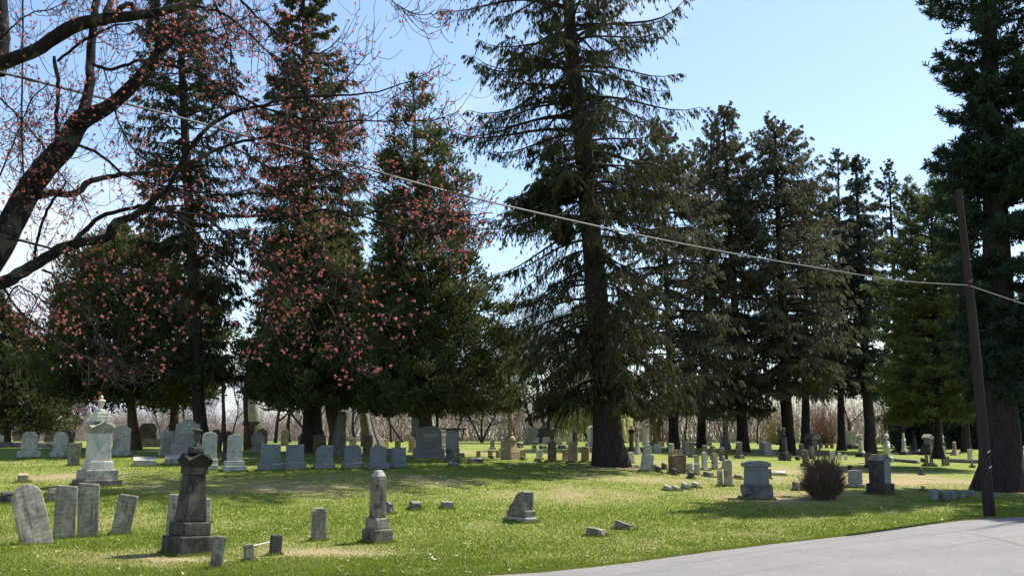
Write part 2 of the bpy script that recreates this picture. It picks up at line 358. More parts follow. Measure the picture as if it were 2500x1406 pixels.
v = coords(nt, shift=False); a1 = noise(nt, v, 55, 4, .8); a2 = noise(nt, v, .7, 5, .6); a3 = noise(nt, v, 160, 2, .6)
col = ramp(nt, a1, [(.28, (.075, .072, .068)), (.5, (.165, .158, .150)), (.75, (.27, .258, .24))]).outputs[0]
col = mixc(nt, 1.0, col, ramp(nt, a2, [(.3, (.86, .86, .87)), (.7, (1.08, 1.08, 1.07))]).outputs[0], 'MULTIPLY')
at = nd(nt, 'ShaderNodeAttribute', attribute_name='wear')
wv = nd(nt, 'ShaderNodeMath', operation='MULTIPLY_ADD'); wv.inputs[1].default_value = .05; L(nt, noise(nt, v, 1.2, 5, .6), wv.inputs[0]); L(nt, at.outputs['Fac'], wv.inputs[2])
cr = ramp(nt, wv.outputs[0], [(.0, (.88, .88, .88)), (.05, (1, 1, 1)), (.222, (1, 1, 1)), (.226, (.5, .5, .5)), (.230, (1, 1, 1)), (.40, (1, 1, 1)), (.405, (.55, .55, .55)), (.41, (.98, .98, .98)), (.60, (.97, .97, .97))])
cr.color_ramp.interpolation = 'LINEAR'
col = mixc(nt, 1.0, col, cr.outputs[0], 'MULTIPLY')
a4 = noise(nt, v, 9, 6, .8)
col = mixc(nt, 1.0, col, ramp(nt, a4, [(.32, (.84, .84, .84)), (.68, (1.14, 1.14, 1.14))]).outputs[0], 'MULTIPLY')
ed = nd(nt, 'ShaderNodeMath', operation='MULTIPLY_ADD'); ed.inputs[1].default_value = .05; L(nt, a4, ed.inputs[0]); L(nt, at.outputs['Fac'], ed.inputs[2])
col = mixc(nt, ramp(nt, ed.outputs[0], [(.028, (.8, .8, .8)), (.045, (0, 0, 0))]).outputs[0], col, (.22, .17, .10))
L(nt, col, b.inputs['Base Color']); b.inputs['Roughness'].default_value = .9; bump(nt, b, a1, .6, .015)
o = npmesh('road', np.stack([RX, RY, RZ], -1), fc, m, var=np.repeat(off[None], len(rx), 0), smooth=True, vname='wear')
tag(o, 'pale worn asphalt cemetery road with thin cracks', None, None, 'structure')

# grass blades, denser close by
def scatter(n, y0, y1, pw, half=.57):
    u = rng.random(n); Y = (y0 ** -pw + u * (y1 ** -pw - y0 ** -pw)) ** (-1 / pw); X = (rng.random(n) * 2 - 1) * Y * half
    k = Y > edge_y(X) + .04
    return X[k], Y[k]
X, Y = scatter(420000, 13.5, 40, 1.2); n = len(X)
Z = ground(X, Y) - .004
dr = dry(X, Y)
keep = rng.random(n) > dr * .95; X, Y, Z, dr = X[keep], Y[keep], Z[keep], dr[keep]; n = len(X)
# ragged tufts along the road edge
xe = rng.uniform(-3, 14, 26000); ye = edge_y(xe) + .10 - np.abs(rng.normal(0, .05, 26000)) + .05 * vnoise(xe, xe * 0, .5, 5)
X = np.r_[X, xe]; Y = np.r_[Y, ye]; Z = np.r_[Z, ground(xe, ye)]; dr = np.r_[dr, np.clip(rng.normal(.5, .3, len(xe)), 0, 1)]; n = len(X)
Lh = rng.uniform(.025, .065, n) * (1 - .35 * dr); D = np.stack([rng.normal(0, .5, n), rng.normal(0, .5, n), np.ones(n)], 1)
D = nrm(D) * Lh[:, None]; an = rng.random(n) * 6.283; Wd = np.stack([np.cos(an), np.sin(an), an * 0], 1) * (.004 + .00035 * Y)[:, None]
C = np.stack([X, Y, Z], 1)
V = np.stack([C - Wd, C + Wd, C + D], 1).reshape(-1, 3)
vv = np.clip(.20 + .30 * rng.random(n) + dr * .75 + (vnoise(X, Y, 1.7, 9) - .5) * .35, 0, 1)
gr = npmesh('grass', V, np.arange(n * 3).reshape(n, 3), M['grass'], var=np.repeat(vv, 3))
tag(gr, 'short spring grass blades on the lawn', 'grass', None, 'stuff')
X, Y = scatter(950, 13.5, 34, 1.6); n = len(X)
C = np.stack([X, Y, ground(X, Y) + .03], 1); A = rdir(n); A[:, 2] *= .35; A = nrm(A) * rng.uniform(.04, .095, n)[:, None] * (1 + .2 * (rng.random(n)[:, None] > .9))
Wv = nrm(np.cross(A, rdir(n) * .4 + np.array([0, 0, 1]))) * rng.uniform(.012, .026, n)[:, None]
V, fc = diamonds(C, A, Wv); V[2::4, 2] += .012
lf = npmesh('fallen_leaves', V, fc, M['litter'], var=np.repeat(np.clip(rng.normal(.62, .35, n), 0, 1), 4)); tag(lf, 'pale dead leaves strewn over the grass', 'dead leaves', None, 'stuff')
# ================================================================ gravestones
def bm_obj(name, bm, m, parent=None, smooth=False):
    bmesh.ops.recalc_face_normals(bm, faces=bm.faces)
    me = bpy.data.meshes.new(name); bm.to_mesh(me); bm.free(); me.materials.append(m)
    if smooth:
        for p in me.polygons: p.use_smooth = True
    o = bpy.data.objects.new(name, me); COL.objects.link(o)
    if parent: o.parent = parent
    return o
def profile(kind, w, h, n=12):
    a = w / 2
    if kind == 'flat': return [(-a, 0), (a, 0), (a, h), (-a, h)]
    if kind == 'tilt': return [(-a, 0), (a, 0), (a, h * .96), (-a, h)]
    if kind == 'round':
        r = min(a, h * .6); P = [(-a, 0), (a, 0)]
        return P + [(a * math.cos(t), h - r + r * math.sin(t)) for t in np.linspace(0, math.pi, n + 3)]
    if kind == 'seg':
        r = .26 * w; P = [(-a, 0), (a, 0)]
        return P + [(a * math.cos(t), h - r + r * math.sin(t)) for t in np.linspace(0.12, math.pi - .12, n)]
    if kind == 'arc':
        r = .11 * w; P = [(-a, 0), (a, 0)]
        return P + [(a * math.cos(t), h - r + r * math.sin(t)) for t in np.linspace(0.1, math.pi - .1, n)]
    if kind == 'gable': return [(-a, 0), (a, 0), (a, h - .30 * w), (0, h), (-a, h - .30 * w)]
    if kind == 'lowgable': return [(-a, 0), (a, 0), (a, h - .15 * w), (0, h), (-a, h - .15 * w)]
    if kind == 'clip': return [(-a, 0), (a, 0), (a, h - .28 * w), (a * .5, h), (-a * .5, h), (-a, h - .28 * w)]
    if kind == 'clipl': return [(-a, 0), (a, 0), (a, h - .03 * w), (a * .6, h), (-a * .3, h), (-a * .8, h - .2 * w), (-a, h - .3 * w)]
    if kind == 'gothic':
        P = [(-a, 0), (a, 0)]
        for t in np.linspace(0, 1, 8): P.append((a * math.cos(t * math.pi / 2) ** .8 if t < 1 else 0, h - .55 * w + .55 * w * t ** .9))
        return P + [(-x, z) for x, z in P[-2:1:-1]]
    if kind == 'crest':   # swept gable with a small crest
        q = [(a, h - .30 * w), (a * .8, h - .26 * w), (a * .45, h - .12 * w), (a * .15, h), (0, h + .0)]
        return [(-a, 0), (a, 0)] + q + [(-x, z) for x, z in q[-2::-1]]
    if kind == 'should':
        r = a * .74; z0 = h - r; P = [(-a, 0), (a, 0), (a, z0 - .02), (r, z0)]
        return P + [(r * math.cos(t), z0 + r * math.sin(t)) for t in np.linspace(.15, math.pi - .15, n)] + [(-r, z0), (-a, z0 - .02)]
    if kind == 'serp':    # arched centre over square shoulders
        P = [(-a, 0), (a, 0), (a, h - .26 * w), (a * .93, h - .25 * w)]
        q = [(a * .93 * math.cos(t), h - .20 * w + .20 * w * math.sin(t)) for t in np.linspace(.18, math.pi - .18, n)]
        return P + q + [(-a * .93, h - .25 * w), (-a, h - .26 * w)]
    if kind == 'peak':    # flat shoulders, pointed centre
        return [(-a, 0), (a, 0), (a, h - .20 * w), (a * .72, h - .20 * w), (a * .22, h), (-a * .22, h), (-a * .72, h - .20 * w), (-a, h - .20 * w)]
    if kind == 'notch':
        return [(-a, 0), (a, 0), (a, h - .2 * w), (a * .85, h - .2 * w), (a * .8, h - .08 * w), (a * .5, h), (-a * .5, h), (-a * .8, h - .08 * w), (-a * .85, h - .2 * w), (-a, h - .2 * w)]
    raise ValueError(kind)
def slab_bm(kind, w, h, t, z0=0.0, bev=.024, taper=0.0, rough=0.0, seed=0):
    bm = bmesh.new()
    P = profile(kind, w, h)
    vs = [bm.verts.new((x * (1 - taper * z / h), -t / 2, z + z0)) for x, z in P]
    f = bm.faces.new(vs); r = bmesh.ops.extrude_face_region(bm, geom=[f])
    for v in r['geom']:
        if isinstance(v, bmesh.types.BMVert): v.co.y = t / 2
    bmesh.ops.recalc_face_normals(bm, faces=bm.faces)
    if bev:
        es = [e for e in bm.edges if len(e.link_faces) == 2 and e.calc_face_angle(0) > .6]
        bmesh.ops.bevel(bm, geom=es, offset=min(bev, w * .1, t * .25), segments=2, affect='EDGES', profile=.6)
    return bm
def box_bm(wb, wt, db, dt, h, z0=0.0, bev=.026, rough=0.0, slope=0.0, seed=0):
    bm = bmesh.new()
    q = [(-wb / 2, -db / 2, 0), (wb / 2, -db / 2, 0), (wb / 2, db / 2, 0), (-wb / 2, db / 2, 0),
         (-wt / 2, -dt / 2, h - slope), (wt / 2, -dt / 2, h - slope), (wt / 2, dt / 2, h), (-wt / 2, dt / 2, h)]
    v = [bm.verts.new((x, y, z + z0)) for x, y, z in q]
    for f in ((0, 3, 2, 1), (4, 5, 6, 7), (0, 1, 5, 4), (1, 2, 6, 5), (2, 3, 7, 6), (3, 0, 4, 7)): bm.faces.new([v[i] for i in f])
    if rough:
        bmesh.ops.subdivide_edges(bm, edges=bm.edges, cuts=5, use_grid_fill=True)
        for v in bm.verts:
            p = v.co * (3.0 / max(h, .3)) + Vector((seed * 3.7, 0, 0)); k = mnoise.noise(p) + .5 * mnoise.noise(p * 2.3)
            top = v.co.z > z0 + h - slope - 1e-4
            d = Vector((v.co.x / wb, v.co.y / db, 0)); d = d.normalized() if d.length > 1e-5 else d
            v.co += d * k * rough * (0 if top else 1) + Vector((0, 0, (k * rough * .25) if top else 0))
    elif bev:
        bmesh.ops.bevel(bm, geom=list(bm.edges), offset=min(bev, h * .25), segments=2, affect='EDGES', profile=.6)
    return bm
def lathe_bm(pts, n=14, z0=0.0, square=False):
    bm = bmesh.new(); rings = []
    for r, z in pts:
        rings.append([bm.verts.new((r * math.cos(2 * math.pi * i / n), r * math.sin(2 * math.pi * i / n), z + z0)) for i in range(n)])
    for a, b_ in zip(rings[:-1], rings[1:]):
        for i in range(n): bm.faces.new((a[i], a[(i + 1) % n], b_[(i + 1) % n], b_[i]))
    bm.faces.new(rings[0][::-1]); bm.faces.new(rings[-1]); return bm
def gcap_bm(w, h, z0, ov=1.12):
    # cornice block with a gable on each of its four sides
    bm = bmesh.new(); a = w / 2; hb = h * .42
    def ring(r, z): return [bm.verts.new((sx_ * r, sy * r, z + z0)) for sx_, sy in ((-1, -1), (1, -1), (1, 1), (-1, 1))]
    r0 = ring(a * .86, 0); r1 = ring(a * .90, hb * .6); r2 = ring(a, hb)
    for p, q in ((r0, r1), (r1, r2)):
        for i in range(4): bm.faces.new((p[i], p[(i + 1) % 4], q[(i + 1) % 4], q[i]))
    bm.faces.new(r0[::-1])
    c = bm.verts.new((0, 0, z0 + h))
    for i in range(4):
        p, q = r2[i], r2[(i + 1) % 4]
        m_ = (p.co + q.co) / 2; mv = bm.verts.new((m_.x * ov, m_.y * ov, z0 + h * 1.0))
        bm.faces.new((p, q, mv)); bm.faces.new((p, mv, c)); bm.faces.new((mv, q, c))
    bmesh.ops.solidify(bm, geom=bm.faces[:], thickness=.004)
    return bm
URN = [(.30, 0), (.34, .04), (.16, .13), (.10, .20), (.20, .30), (.38, .45), (.44, .58), (.40, .66), (.55, .70), (.56, .75), (.34, .80), (.22, .86), (.10, .93), (.12, .96), (.02, 1.0)]
URNV = [(.42, 0), (.45, .06), (.25, .13), (.17, .22), (.26, .33), (.47, .47), (.50, .62), (.40, .76), (.43, .82), (.72, .86), (.74, .91), (.60, .95), (.34, .97), (.30, 1.0)]
FIN = [(.42, 0), (.50, .10), (.22, .16), (.13, .24), (.30, .38), (.42, .50), (.40, .58), (.55, .64), (.50, .70), (.25, .76), (.18, .80), (.27, .84), (.20, .90), (.05, 1.0)]

NG = 0
def cosy(X, Y, yaw):
    r = math.hypot(X, Y); c = (-X * math.sin(yaw) + Y * math.cos(yaw)) / r
    return abs(c), math.sqrt(max(0, 1 - c * c))
def lean(o, lx=0, ly=0):
    o.rotation_euler = (math.radians(ly), math.radians(lx), o.rotation_euler[2])
def G(kind, px, by, h, w, mt, label, yaw=.56, base=(), t=None, tw=None, lx=0, ly=0, cat='headstone', group='headstones', taper=0.0, name=None, bm_m=None, rough=0.0):
    """a tablet, with the rows of base (apparent width, height in rows) it stands on"""
    global NG; NG += 1
    X, Y, Z = hit(px, by); s = F / (.99 * Y); c, sn = cosy(X, Y, yaw)
    hb = sum(b_[1] for b_ in base); H = (h - hb) / s
    T = t if t else float(np.clip(.20 * w / s, .07, .24))
    Wd = max((((tw or w) / s) - T * sn) / c, .12)
    nm = name or ('headstone' if cat == 'headstone' else cat.replace(' ', '_'))
    m = M[mt]
    if not base:
        o = bm_obj(nm, slab_bm(kind, Wd, H + .12, T, -.12, taper=taper), m)
        o.location = (X, Y, Z); o.rotation_euler = (0, 0, yaw); lean(o, lx, ly); return tag(o, label, cat, group)
    e = empty(nm, (X, Y, Z), yaw); tag(e, label, cat, group); z = 0.0
    for i, (bw, bh) in enumerate(base):
        D = T + .16 * (len(base) - i) + .04; B = max((bw / s - D * sn) / c, Wd + .06)
        z0 = -.1 if i == 0 else z
        hh = bh / s + (.1 if i == 0 else 0)
        bm = box_bm(B, B, D, D, hh, z0, rough=rough if i == 0 else 0, seed=NG)
        bm_obj('base' if i == 0 else 'plinth', bm, M[bm_m] if bm_m else m, e)
        z += bh / s
    bm_obj('tablet', slab_bm(kind, Wd, H, T, z, taper=taper), m, e)
    lean(e, lx, ly); return e
def B(px, by, h, w, mt, label, yaw=.5, d=None, slope=.22, rough=.02, cat='grave marker', group='low grave markers', wt=1.0, lx=0, ly=0, name='grave_marker'):
    """a low block"""
    global NG; NG += 1
    X, Y, Z = hit(px, by); s = F / (.99 * Y); c, sn = cosy(X, Y, yaw); D = d or .28
    Wd = max((w / s - D * sn) / c, .1)
    o = bm_obj(name, box_bm(Wd, Wd * wt, D, D * .85, h / s + .08, -.08, rough=rough, slope=slope * h / s, seed=NG), M[mt])
    if rough: pass
    o.location = (X, Y, Z); o.rotation_euler = (0, 0, yaw); lean(o, lx, ly); return tag(o, label, cat, group)
def K(px, by, spec, mt, label, yaw=.72, cat='monument', group='tall monuments', name='monument', lx=0, mats={}):
    """a monument built up from below: (part, shape, apparent width below, above, rows)"""
    global NG; NG += 1
    X, Y, Z = hit(px, by); s = F / (.99 * Y); c, sn = cosy(X, Y, yaw); k = 1 / (s * (c + sn))
    e = empty(name, (X, Y, Z), yaw); tag(e, label, cat, group); z = 0.0
    for i, (part, sh, wb, wt, h) in enumerate(spec):
        b0, b1, hh = wb * k, wt * k, h / s; mm = M[mats.get(part, mt)]; ex = .1 if i == 0 else 0
        if sh == 'box': bm = box_bm(b0, b1, b0, b1, hh + ex, z - ex, bev=.03)
        elif sh == 'rough': bm = box_bm(b0, b1, b0, b1, hh + ex, z - ex, rough=.035, seed=NG)
        elif sh == 'flatbox': bm = box_bm(b0, b1, b0 * .55, b1 * .55, hh + ex, z - ex, bev=.015)
        elif sh == 'gcap': bm = gcap_bm(b0, hh, z)
        elif sh == 'pyr': bm = box_bm(b0, max(b1, .02), b0, max(b1, .02), hh, z, bev=.006)
        elif sh == 'cyl': q = s and wb / s / 2; bm = lathe_bm([(wb / s / 2, 0), (wt / s / 2, hh)], 20, z)
        elif sh == 'dome': r = wb / s / 2; bm = lathe_bm([(r * math.cos(t), hh * math.sin(t)) for t in np.linspace(0, 1.5, 8)], 18, z)
        elif sh == 'ball': r = wb / s / 2; bm = lathe_bm([(max(.01, r * math.sin(t)), hh / 2 - hh / 2 * math.cos(t)) for t in np.linspace(0.05, math.pi - .05, 10)], 18, z)
        elif sh in ('urn', 'urnv', 'fin'):
            P = {'urn': URN, 'urnv': URNV, 'fin': FIN}[sh]; mxr = max(p[0] for p in P); bm = lathe_bm([(max(p[0] / mxr * wb / s / 2, .006), p[1] * hh) for p in P], 20, z)
        elif sh == 'cross':
            bm = bmesh.new(); a = wb / s / 2; tt = max(.05, a * .28)
            for lo_, hi_ in (((-tt, -tt, 0), (tt, tt, hh)), ((-a, -tt * .8, hh * .52), (a, tt * .8, hh * .78))):
                b2 = box_bm(hi_[0] - lo_[0], hi_[0] - lo_[0], hi_[1] - lo_[1], hi_[1] - lo_[1], hi_[2] - lo_[2], z + lo_[2], bev=.01)
                me = bpy.data.meshes.new('t'); b2.to_mesh(me); b2.free(); bm.from_mesh(me); bpy.data.meshes.remove(me)
        bm_obj(part, bm, mm, e, smooth=sh in ('urn', 'urnv', 'fin', 'cyl', 'ball', 'dome')); z += hh
    if lx: lean(e, lx, 0)
    return e

# ---- nearest slabs, lower left
G('round', 91, 1328, 148, 72, 'slab', 'tall round topped marble slab leaning hard to the left, streaked grey', yaw=.62, lx=-13, ly=-13, t=.10)
G('tilt', 156, 1315, 129, 51, 'slab', 'upright flat topped slab, left one of a touching pair', yaw=.62, t=.10)
G('tilt', 214, 1312, 131, 49, 'slab', 'blue grey flat topped slab, right one of a touching pair', yaw=.62, t=.09, lx=-1.5)
G('flat', 293, 1305, 95, 46, 'slab', 'square topped slab tilting to the right on open grass', yaw=.62, t=.08, lx=10)
G('flat', 427, 1310, 101, 46, 'slab', 'thin square slab half hidden behind the dark urn monument', yaw=.6, t=.08, lx=2.5)
G('flat', 505, 1277, 58, 18, 'marble', 'narrow grey slab edge showing right of the dark urn monument', yaw=.6, t=.07, lx=-2)
G('flat', 525, 1388, 77, 30, 'lichen', 'small lichened slab leaning right at the bottom edge of the lawn', yaw=.6, t=.07, lx=9)
G('seg', 608, 1370, 42, 27, 'lichen', 'tiny round topped footstone with a stick leaning on it', yaw=.7, t=.09, lx=-4)
G('flat', 671, 1355, 48, 31, 'dark', 'small dark square footstone tilting right by bare earth', yaw=.7, t=.08, lx=4)
G('clip', 778, 1319, 77, 40, 'slab', 'lone weathered tablet with clipped corners in open grass', yaw=.62, t=.12)
# ---- the two near monuments
K(459, 1350, [('base', 'box', 128, 126, 42), ('plinth', 'box', 100, 98, 32), ('shaft', 'box', 78, 58, 112), ('cornice', 'box', 66, 68, 20), ('cap', 'gcap', 86, 86, 30), ('block', 'box', 42, 42, 16), ('urn', 'urnv', 26, 26, 44)],
  'black', 'dark stained marble monument with gabled cap and wide mouthed urn', yaw=.80, lx=2.2)
K(921, 1323, [('base', 'box', 77, 76, 31), ('plinth', 'box', 62, 60, 26), ('shaft', 'box', 43, 40, 96), ('cap', 'box', 42, 22, 17)],
  'brown', 'plain brown grey obelisk with rounded cap in open lawn', yaw=.80, name='obelisk', cat='obelisk', mats={'shaft': 'stain', 'plinth': 'stain', 'base': 'stain', 'cap': 'marble'})
K(236, 1184, [('base', 'box', 114, 114, 14), ('step', 'box', 97, 96, 24), ('plinth', 'box', 73, 70, 20), ('shaft', 'box', 60, 57, 68), ('cap', 'gcap', 72, 72, 26), ('block', 'box', 41, 41, 15), ('crown', 'box', 38, 36, 8), ('finial', 'fin', 20, 20, 42)],
  'white', 'tall white marble monument with gabled cap and slender urn finial', yaw=.70, mats={'base': 'stain', 'step': 'marble'})
B(951, 1253, 28, 20, 'rock', 'rough boulder stone peeping out behind the brown obelisk', rough=.05, d=.25, wt=.8)
B(1014, 1244, 20, 33, 'lichen', 'small mossy slant marker, left of the two behind the obelisk', yaw=.45, slope=.2, d=.3, wt=.95, lx=3)
B(1092, 1241, 17, 33, 'lichen', 'small mossy slant marker, right of the two behind the obelisk', yaw=.4, slope=.1, d=.3)
B(56, 1177, 22, 28, 'tan', 'small round shouldered tan footstone behind the leaning slab', yaw=.5, wt=.85, d=.22)
B(17, 1227, 27, 34, 'dark', 'dark footstone at the left edge beside the leaning slab', yaw=.6, wt=.85, slope=.2)
B(128, 1223, 31, 26, 'lichen', 'slanting footstone peeping out left of the slab pair', yaw=.6, slope=.35, wt=.8)
B(1456, 1308, 20, 54, 'lichen', 'low mossy slant faced marker nearest the road', yaw=.85, slope=.25, d=.42, wt=.8, rough=.03)
B(1523, 1292, 22, 50, 'lichen', 'low mossy slant faced marker turned toward the road', yaw=.9, slope=.5, d=.45, wt=.75, rough=.03)
# scroll shaped stone
def scroll():
    X, Y, Z = hit(1272, 1272); s = F / (.99 * Y); e = empty('scroll_headstone', (X, Y, Z), .62)
    tag(e, 'scroll backed grey headstone on two steps alone in the lawn', 'headstone', 'headstones')
    bm_obj('base', box_bm(.34, .34, .86, .86, .10 + .1, -.1), M['marble'], e)
    bm_obj('plinth', box_bm(.30, .30, .74, .74, .15, .10), M['stain'], e)
    bm = bmesh.new(); P = [(.26, 0), (-.30, 0)] ; h = .42
    P = [(-.30, 0), (.30, 0), (.30, .08)] + [(.28 - .40 * q, .10 + .30 * (3 * q * q - 2 * q ** 3)) for q in np.linspace(.05, .95, 10)] + [(-.14, .40), (-.24, .43), (-.30, .40)]
    vs = [bm.verts.new((-.13, y, z + .25)) for y, z in P]; f = bm.faces.new(vs); r = bmesh.ops.extrude_face_region(bm, geom=[f])
    for v in r['geom']:
        if isinstance(v, bmesh.types.BMVert): v.co.x = .13
    bm_obj('tablet', bm, M['stain'], e)
scroll()
# white stick between the footstones
def stick():
    a = np.array(hit(618, 1336)); b_ = np.array(hit(658, 1332)); a[2] += .03; b_[2] += .07
    V, Fc = tubes(np.array([[a, (a + b_) / 2, b_]]), np.full((1, 3), .012), 6)
    o = npmesh('stick', V, Fc, M['whitepaint'], smooth=True); tag(o, 'white stick lying between the two small footstones', 'stick')
stick()

# ---- left background
G('arc', 8, 1068, 18, 38, 'pale', 'pale low round headstone cut by the left edge', yaw=.5)
G('arc', 6, 1081, 22, 22, 'grey', 'small grey arched stone at the left edge behind the kerb', yaw=.5)
G('crest', 46, 1077, 31, 24, 'brown', 'brown crested stone, leftmost of the four behind the kerb', yaw=.6)
G('crest', 82, 1077, 40, 26, 'dark', 'dark crested tablet standing beside the brown one behind the kerb', yaw=.6)
G('crest', 122, 1079, 38, 27, 'dark', 'black crested tablet with a pale left edge behind the kerb', yaw=.75)
G('crest', 167, 1080, 37, 26, 'dark', 'dark crested tablet, rightmost of those behind the kerb', yaw=.6)
G('clip', 70, 1118, 64, 54, 'marble', 'grey marble tablet with clipped corners on a stained base, leftmost', yaw=.56, base=[(54, 19)], tw=38)
G('clip', 146, 1117, 61, 47, 'marble', 'grey marble tablet with clipped corners behind the yellowed slab', yaw=.56, base=[(47, 14)], tw=34)
G('arc', 179, 1137, 55, 28, 'lichen', 'yellowed plain slab in front of the clipped corner tablet', yaw=.5)
G('gable', 295, 1114, 79, 46, 'marble', 'white gabled marble tablet with eaves and a carved panel', yaw=.6, base=[(48, 11)], tw=42)
G('notch', 359, 1091, 58, 60, 'dark', 'dark brown granite double scroll stone under the cedar', yaw=.5, base=[(62, 20)], tw=42, bm_m='rock', rough=.03)
G('flat', 408, 1111, 58, 44, 'marble', 'grey tablet behind the big granite stone, its left half showing', yaw=.6, base=[(42, 17)], tw=34)
B(352, 1137, 22, 51, 'marble', 'rough granite block marker with bright top, left of two', yaw=.35, d=.44, slope=.4)
B(429, 1134, 24, 52, 'marble', 'rough granite block marker with bright top beside the urn monument', yaw=.35, d=.44, slope=.4)
G('seg', 509, 1148, 92, 42, 'pale', 'pale round topped tablet behind the stone urn', yaw=.5, base=[(42, 14), (38, 13)], tw=36)
G('seg', 571, 1150, 89, 58, 'pale', 'pale round topped tablet on two steps with faint inscription', yaw=.5, base=[(60, 13), (50, 12)], tw=38, taper=.06)
B(549, 1128, 22, 16, 'dark', 'small dark block behind the pale round topped tablet', yaw=.5, slope=.5)
# big family stone with lettering
def panel_text(e, txt, s, cx, z, y, hgt, width):
    cu = bpy.data.curves.new('lettering', 'FONT'); cu.body = txt; cu.size = hgt * 1.35; cu.extrude = .006; cu.align_x = 'CENTER'
    o = bpy.data.objects.new('lettering', cu); COL.objects.link(o); cu.materials.append(M['letter']); o.parent = e
    o.location = (cx, y, z); o.rotation_euler = (math.pi / 2, 0, 0)
    bpy.context.view_layer.update()
    k = width / max(o.dimensions.x, 1e-3); me = bpy.data.meshes.new_from_object(o); bpy.data.objects.remove(o)
    q = bpy.data.objects.new('lettering', me); COL.objects.link(q); q.parent = e; q.location = (cx, y, z); q.rotation_euler = (math.pi / 2, 0, 0)
    for v in me.vertices: v.co.x *= k
    return q
def family(px, by, kind, wpx, hpx, bw, bh, mt, label, txt, tz, th, twd, taper=.06, T=.42, rgh=.04, yaw=.5):
    X, Y, Z = hit(px, by); s = F / (.99 * Y); c, sn = cosy(X, Y, yaw); e = empty('family_headstone', (X, Y, Z), yaw)
    tag(e, label, 'headstone', 'headstones'); Wd = (wpx / s - T * sn) / c; D = T + .22; Bw = (bw / s - D * sn) / c
    bm_obj('base', box_bm(Bw, Bw * .97, D, D * .92, bh / s + .1, -.1, rough=rgh, seed=px), M[mt], e)
    bm_obj('tablet', slab_bm(kind, Wd, (hpx - bh) / s, T, bh / s, taper=taper, bev=.02), M[mt], e)
    z = tz / s; pw = twd * Wd
    bm_obj('panel', box_bm(pw * 1.12, pw * 1.12, .02, .02, th / s * 1.5, z - th / s * .25, bev=.004).copy() if False else box_bm(pw * 1.12, pw * 1.12, .016, .016, th / s * 1.5, z - th / s * .25, bev=.004), M['grey'], e).location = (0, -T / 2 - .004, 0)
    panel_text(e, txt, s, 0, z, -T / 2 - .016, th / s, pw)
    return e, s, Wd, T
e_, s_, W_, T_ = family(456, 1114, 'peak', 60, 90, 80, 30, 'grey', 'large grey granite family stone with pointed crest, carved sprig and name panel', 'LACCOUNT', 56, 8, .72)
bmr = bmesh.new()
for (cx_, cz_, r_) in ((0, 76 / s_, .055), (-.11, 67.5 / s_, .045), (.11, 67.5 / s_, .045), (-.2, 68.5 / s_, .03), (.2, 68.5 / s_, .03)):
    b2 = lathe_bm([(r_, 0), (r_ * .6, .012)], 12, 0); bmesh.ops.rotate(b2, verts=b2.verts, matrix=Matrix.Rotation(math.pi / 2, 3, 'X')); bmesh.ops.translate(b2, verts=b2.verts, vec=(cx_, -T_ / 2 - .001, cz_))
    me_ = bpy.data.meshes.new('t'); b2.to_mesh(me_); b2.free(); bmr.from_mesh(me_); bpy.data.meshes.remove(me_)
bm_obj('carved_sprig', bmr, M['letter'], e_)
e_, s_, W_, T_ = family(1046, 1117, 'serp', 66, 77, 80, 23, 'blue', 'large blue grey granite family stone with curved top reading VARNEY', 'VARNEY', 50, 7, .62)
bm_obj('date_plate', box_bm(W_ * .5, W_ * .5, .014, .014, 5 / s_, 41 / s_, bev=.003), M['grey'], e_).location = (0, -T_ / 2 - .003, 0)
# the row of six plain granite stones
G('flat', 660, 1148, 63, 62, 'blue', 'plain square blue grey granite stone, first of the row from the left', yaw=.35, base=[(62, 16)], tw=48, taper=.03)
G('flat', 719, 1147, 61, 58, 'blue', 'plain square blue grey granite stone, second of the row from the left', yaw=.55, base=[(58, 19)], tw=44)
G('clipl', 791, 1145, 57, 55, 'blue', 'blue grey granite stone with one clipped corner, third of the row', yaw=.4, base=[(55, 14)], tw=42)
G('notch', 861, 1144, 58, 56, 'blue', 'blue grey granite stone with shaped shoulders, fourth of the row', yaw=.5, base=[(56, 15)], tw=42)
G('seg', 922, 1146, 58, 54, 'blue', 'blue grey granite stone with an arched top, fifth of the row', yaw=.45, base=[(54, 16)], tw=42)
G('flat', 973, 1143, 50, 46, 'blue', 'smaller square granite stone at the right end of the row', yaw=.65, base=[(46, 12)], tw=36)
B(949, 1111, 17, 34, 'blue', 'low granite block between the fifth and sixth stones of the row', yaw=.2, rough=0)
# under the cedars
G('should', 526, 1102, 54, 30, 'brown', 'dark brown shouldered tablet under the cedar, left of the pair', yaw=.1, t=.14)
G('should', 557, 1102, 50, 26, 'brown', 'dark brown shouldered tablet under the cedar, right of the pair', yaw=.1, t=.14)
G('arc', 541, 1085, 42, 22, 'pale', 'pale round stone showing between the two brown tablets', yaw=.3)
def pillar():
    X, Y, Z = hit(607, 1100); s = F / (.99 * Y); e = empty('pedestal_monument', (X, Y, Z), .35)
    tag(e, 'tall brown sandstone pedestal with a tilted overhanging lid under the cedar', 'monument', 'tall monuments')
    bm_obj('shaft', box_bm(.50, .47, .42, .40, 60 / s + .1, -.1), M['brown'], e)
    bm = box_bm(.62, .78, .5, .62, .20, 60 / s, bev=.02)
    for v in bm.verts:
        if v.co.z > 60 / s + .1: v.co.x += .10
    bm_obj('lid', bm, M['brown'], e)
pillar()
G('should', 628, 1104, 50, 34, 'marble', 'white stained shouldered marble tablet in front of the brown pedestal', yaw=.2, t=.12)
G('gable', 639, 1088, 44, 26, 'dark', 'dark gabled stone rising behind the stained marble tablet', yaw=.3)
K(614, 1087, [('base', 'box', 46, 46, 12), ('shaft', 'cyl', 36, 33, 135), ('cap', 'cyl', 38, 38, 5)], 'marble', 'tall grey column monument with dark stains among the cedar trunks', name='column_monument')
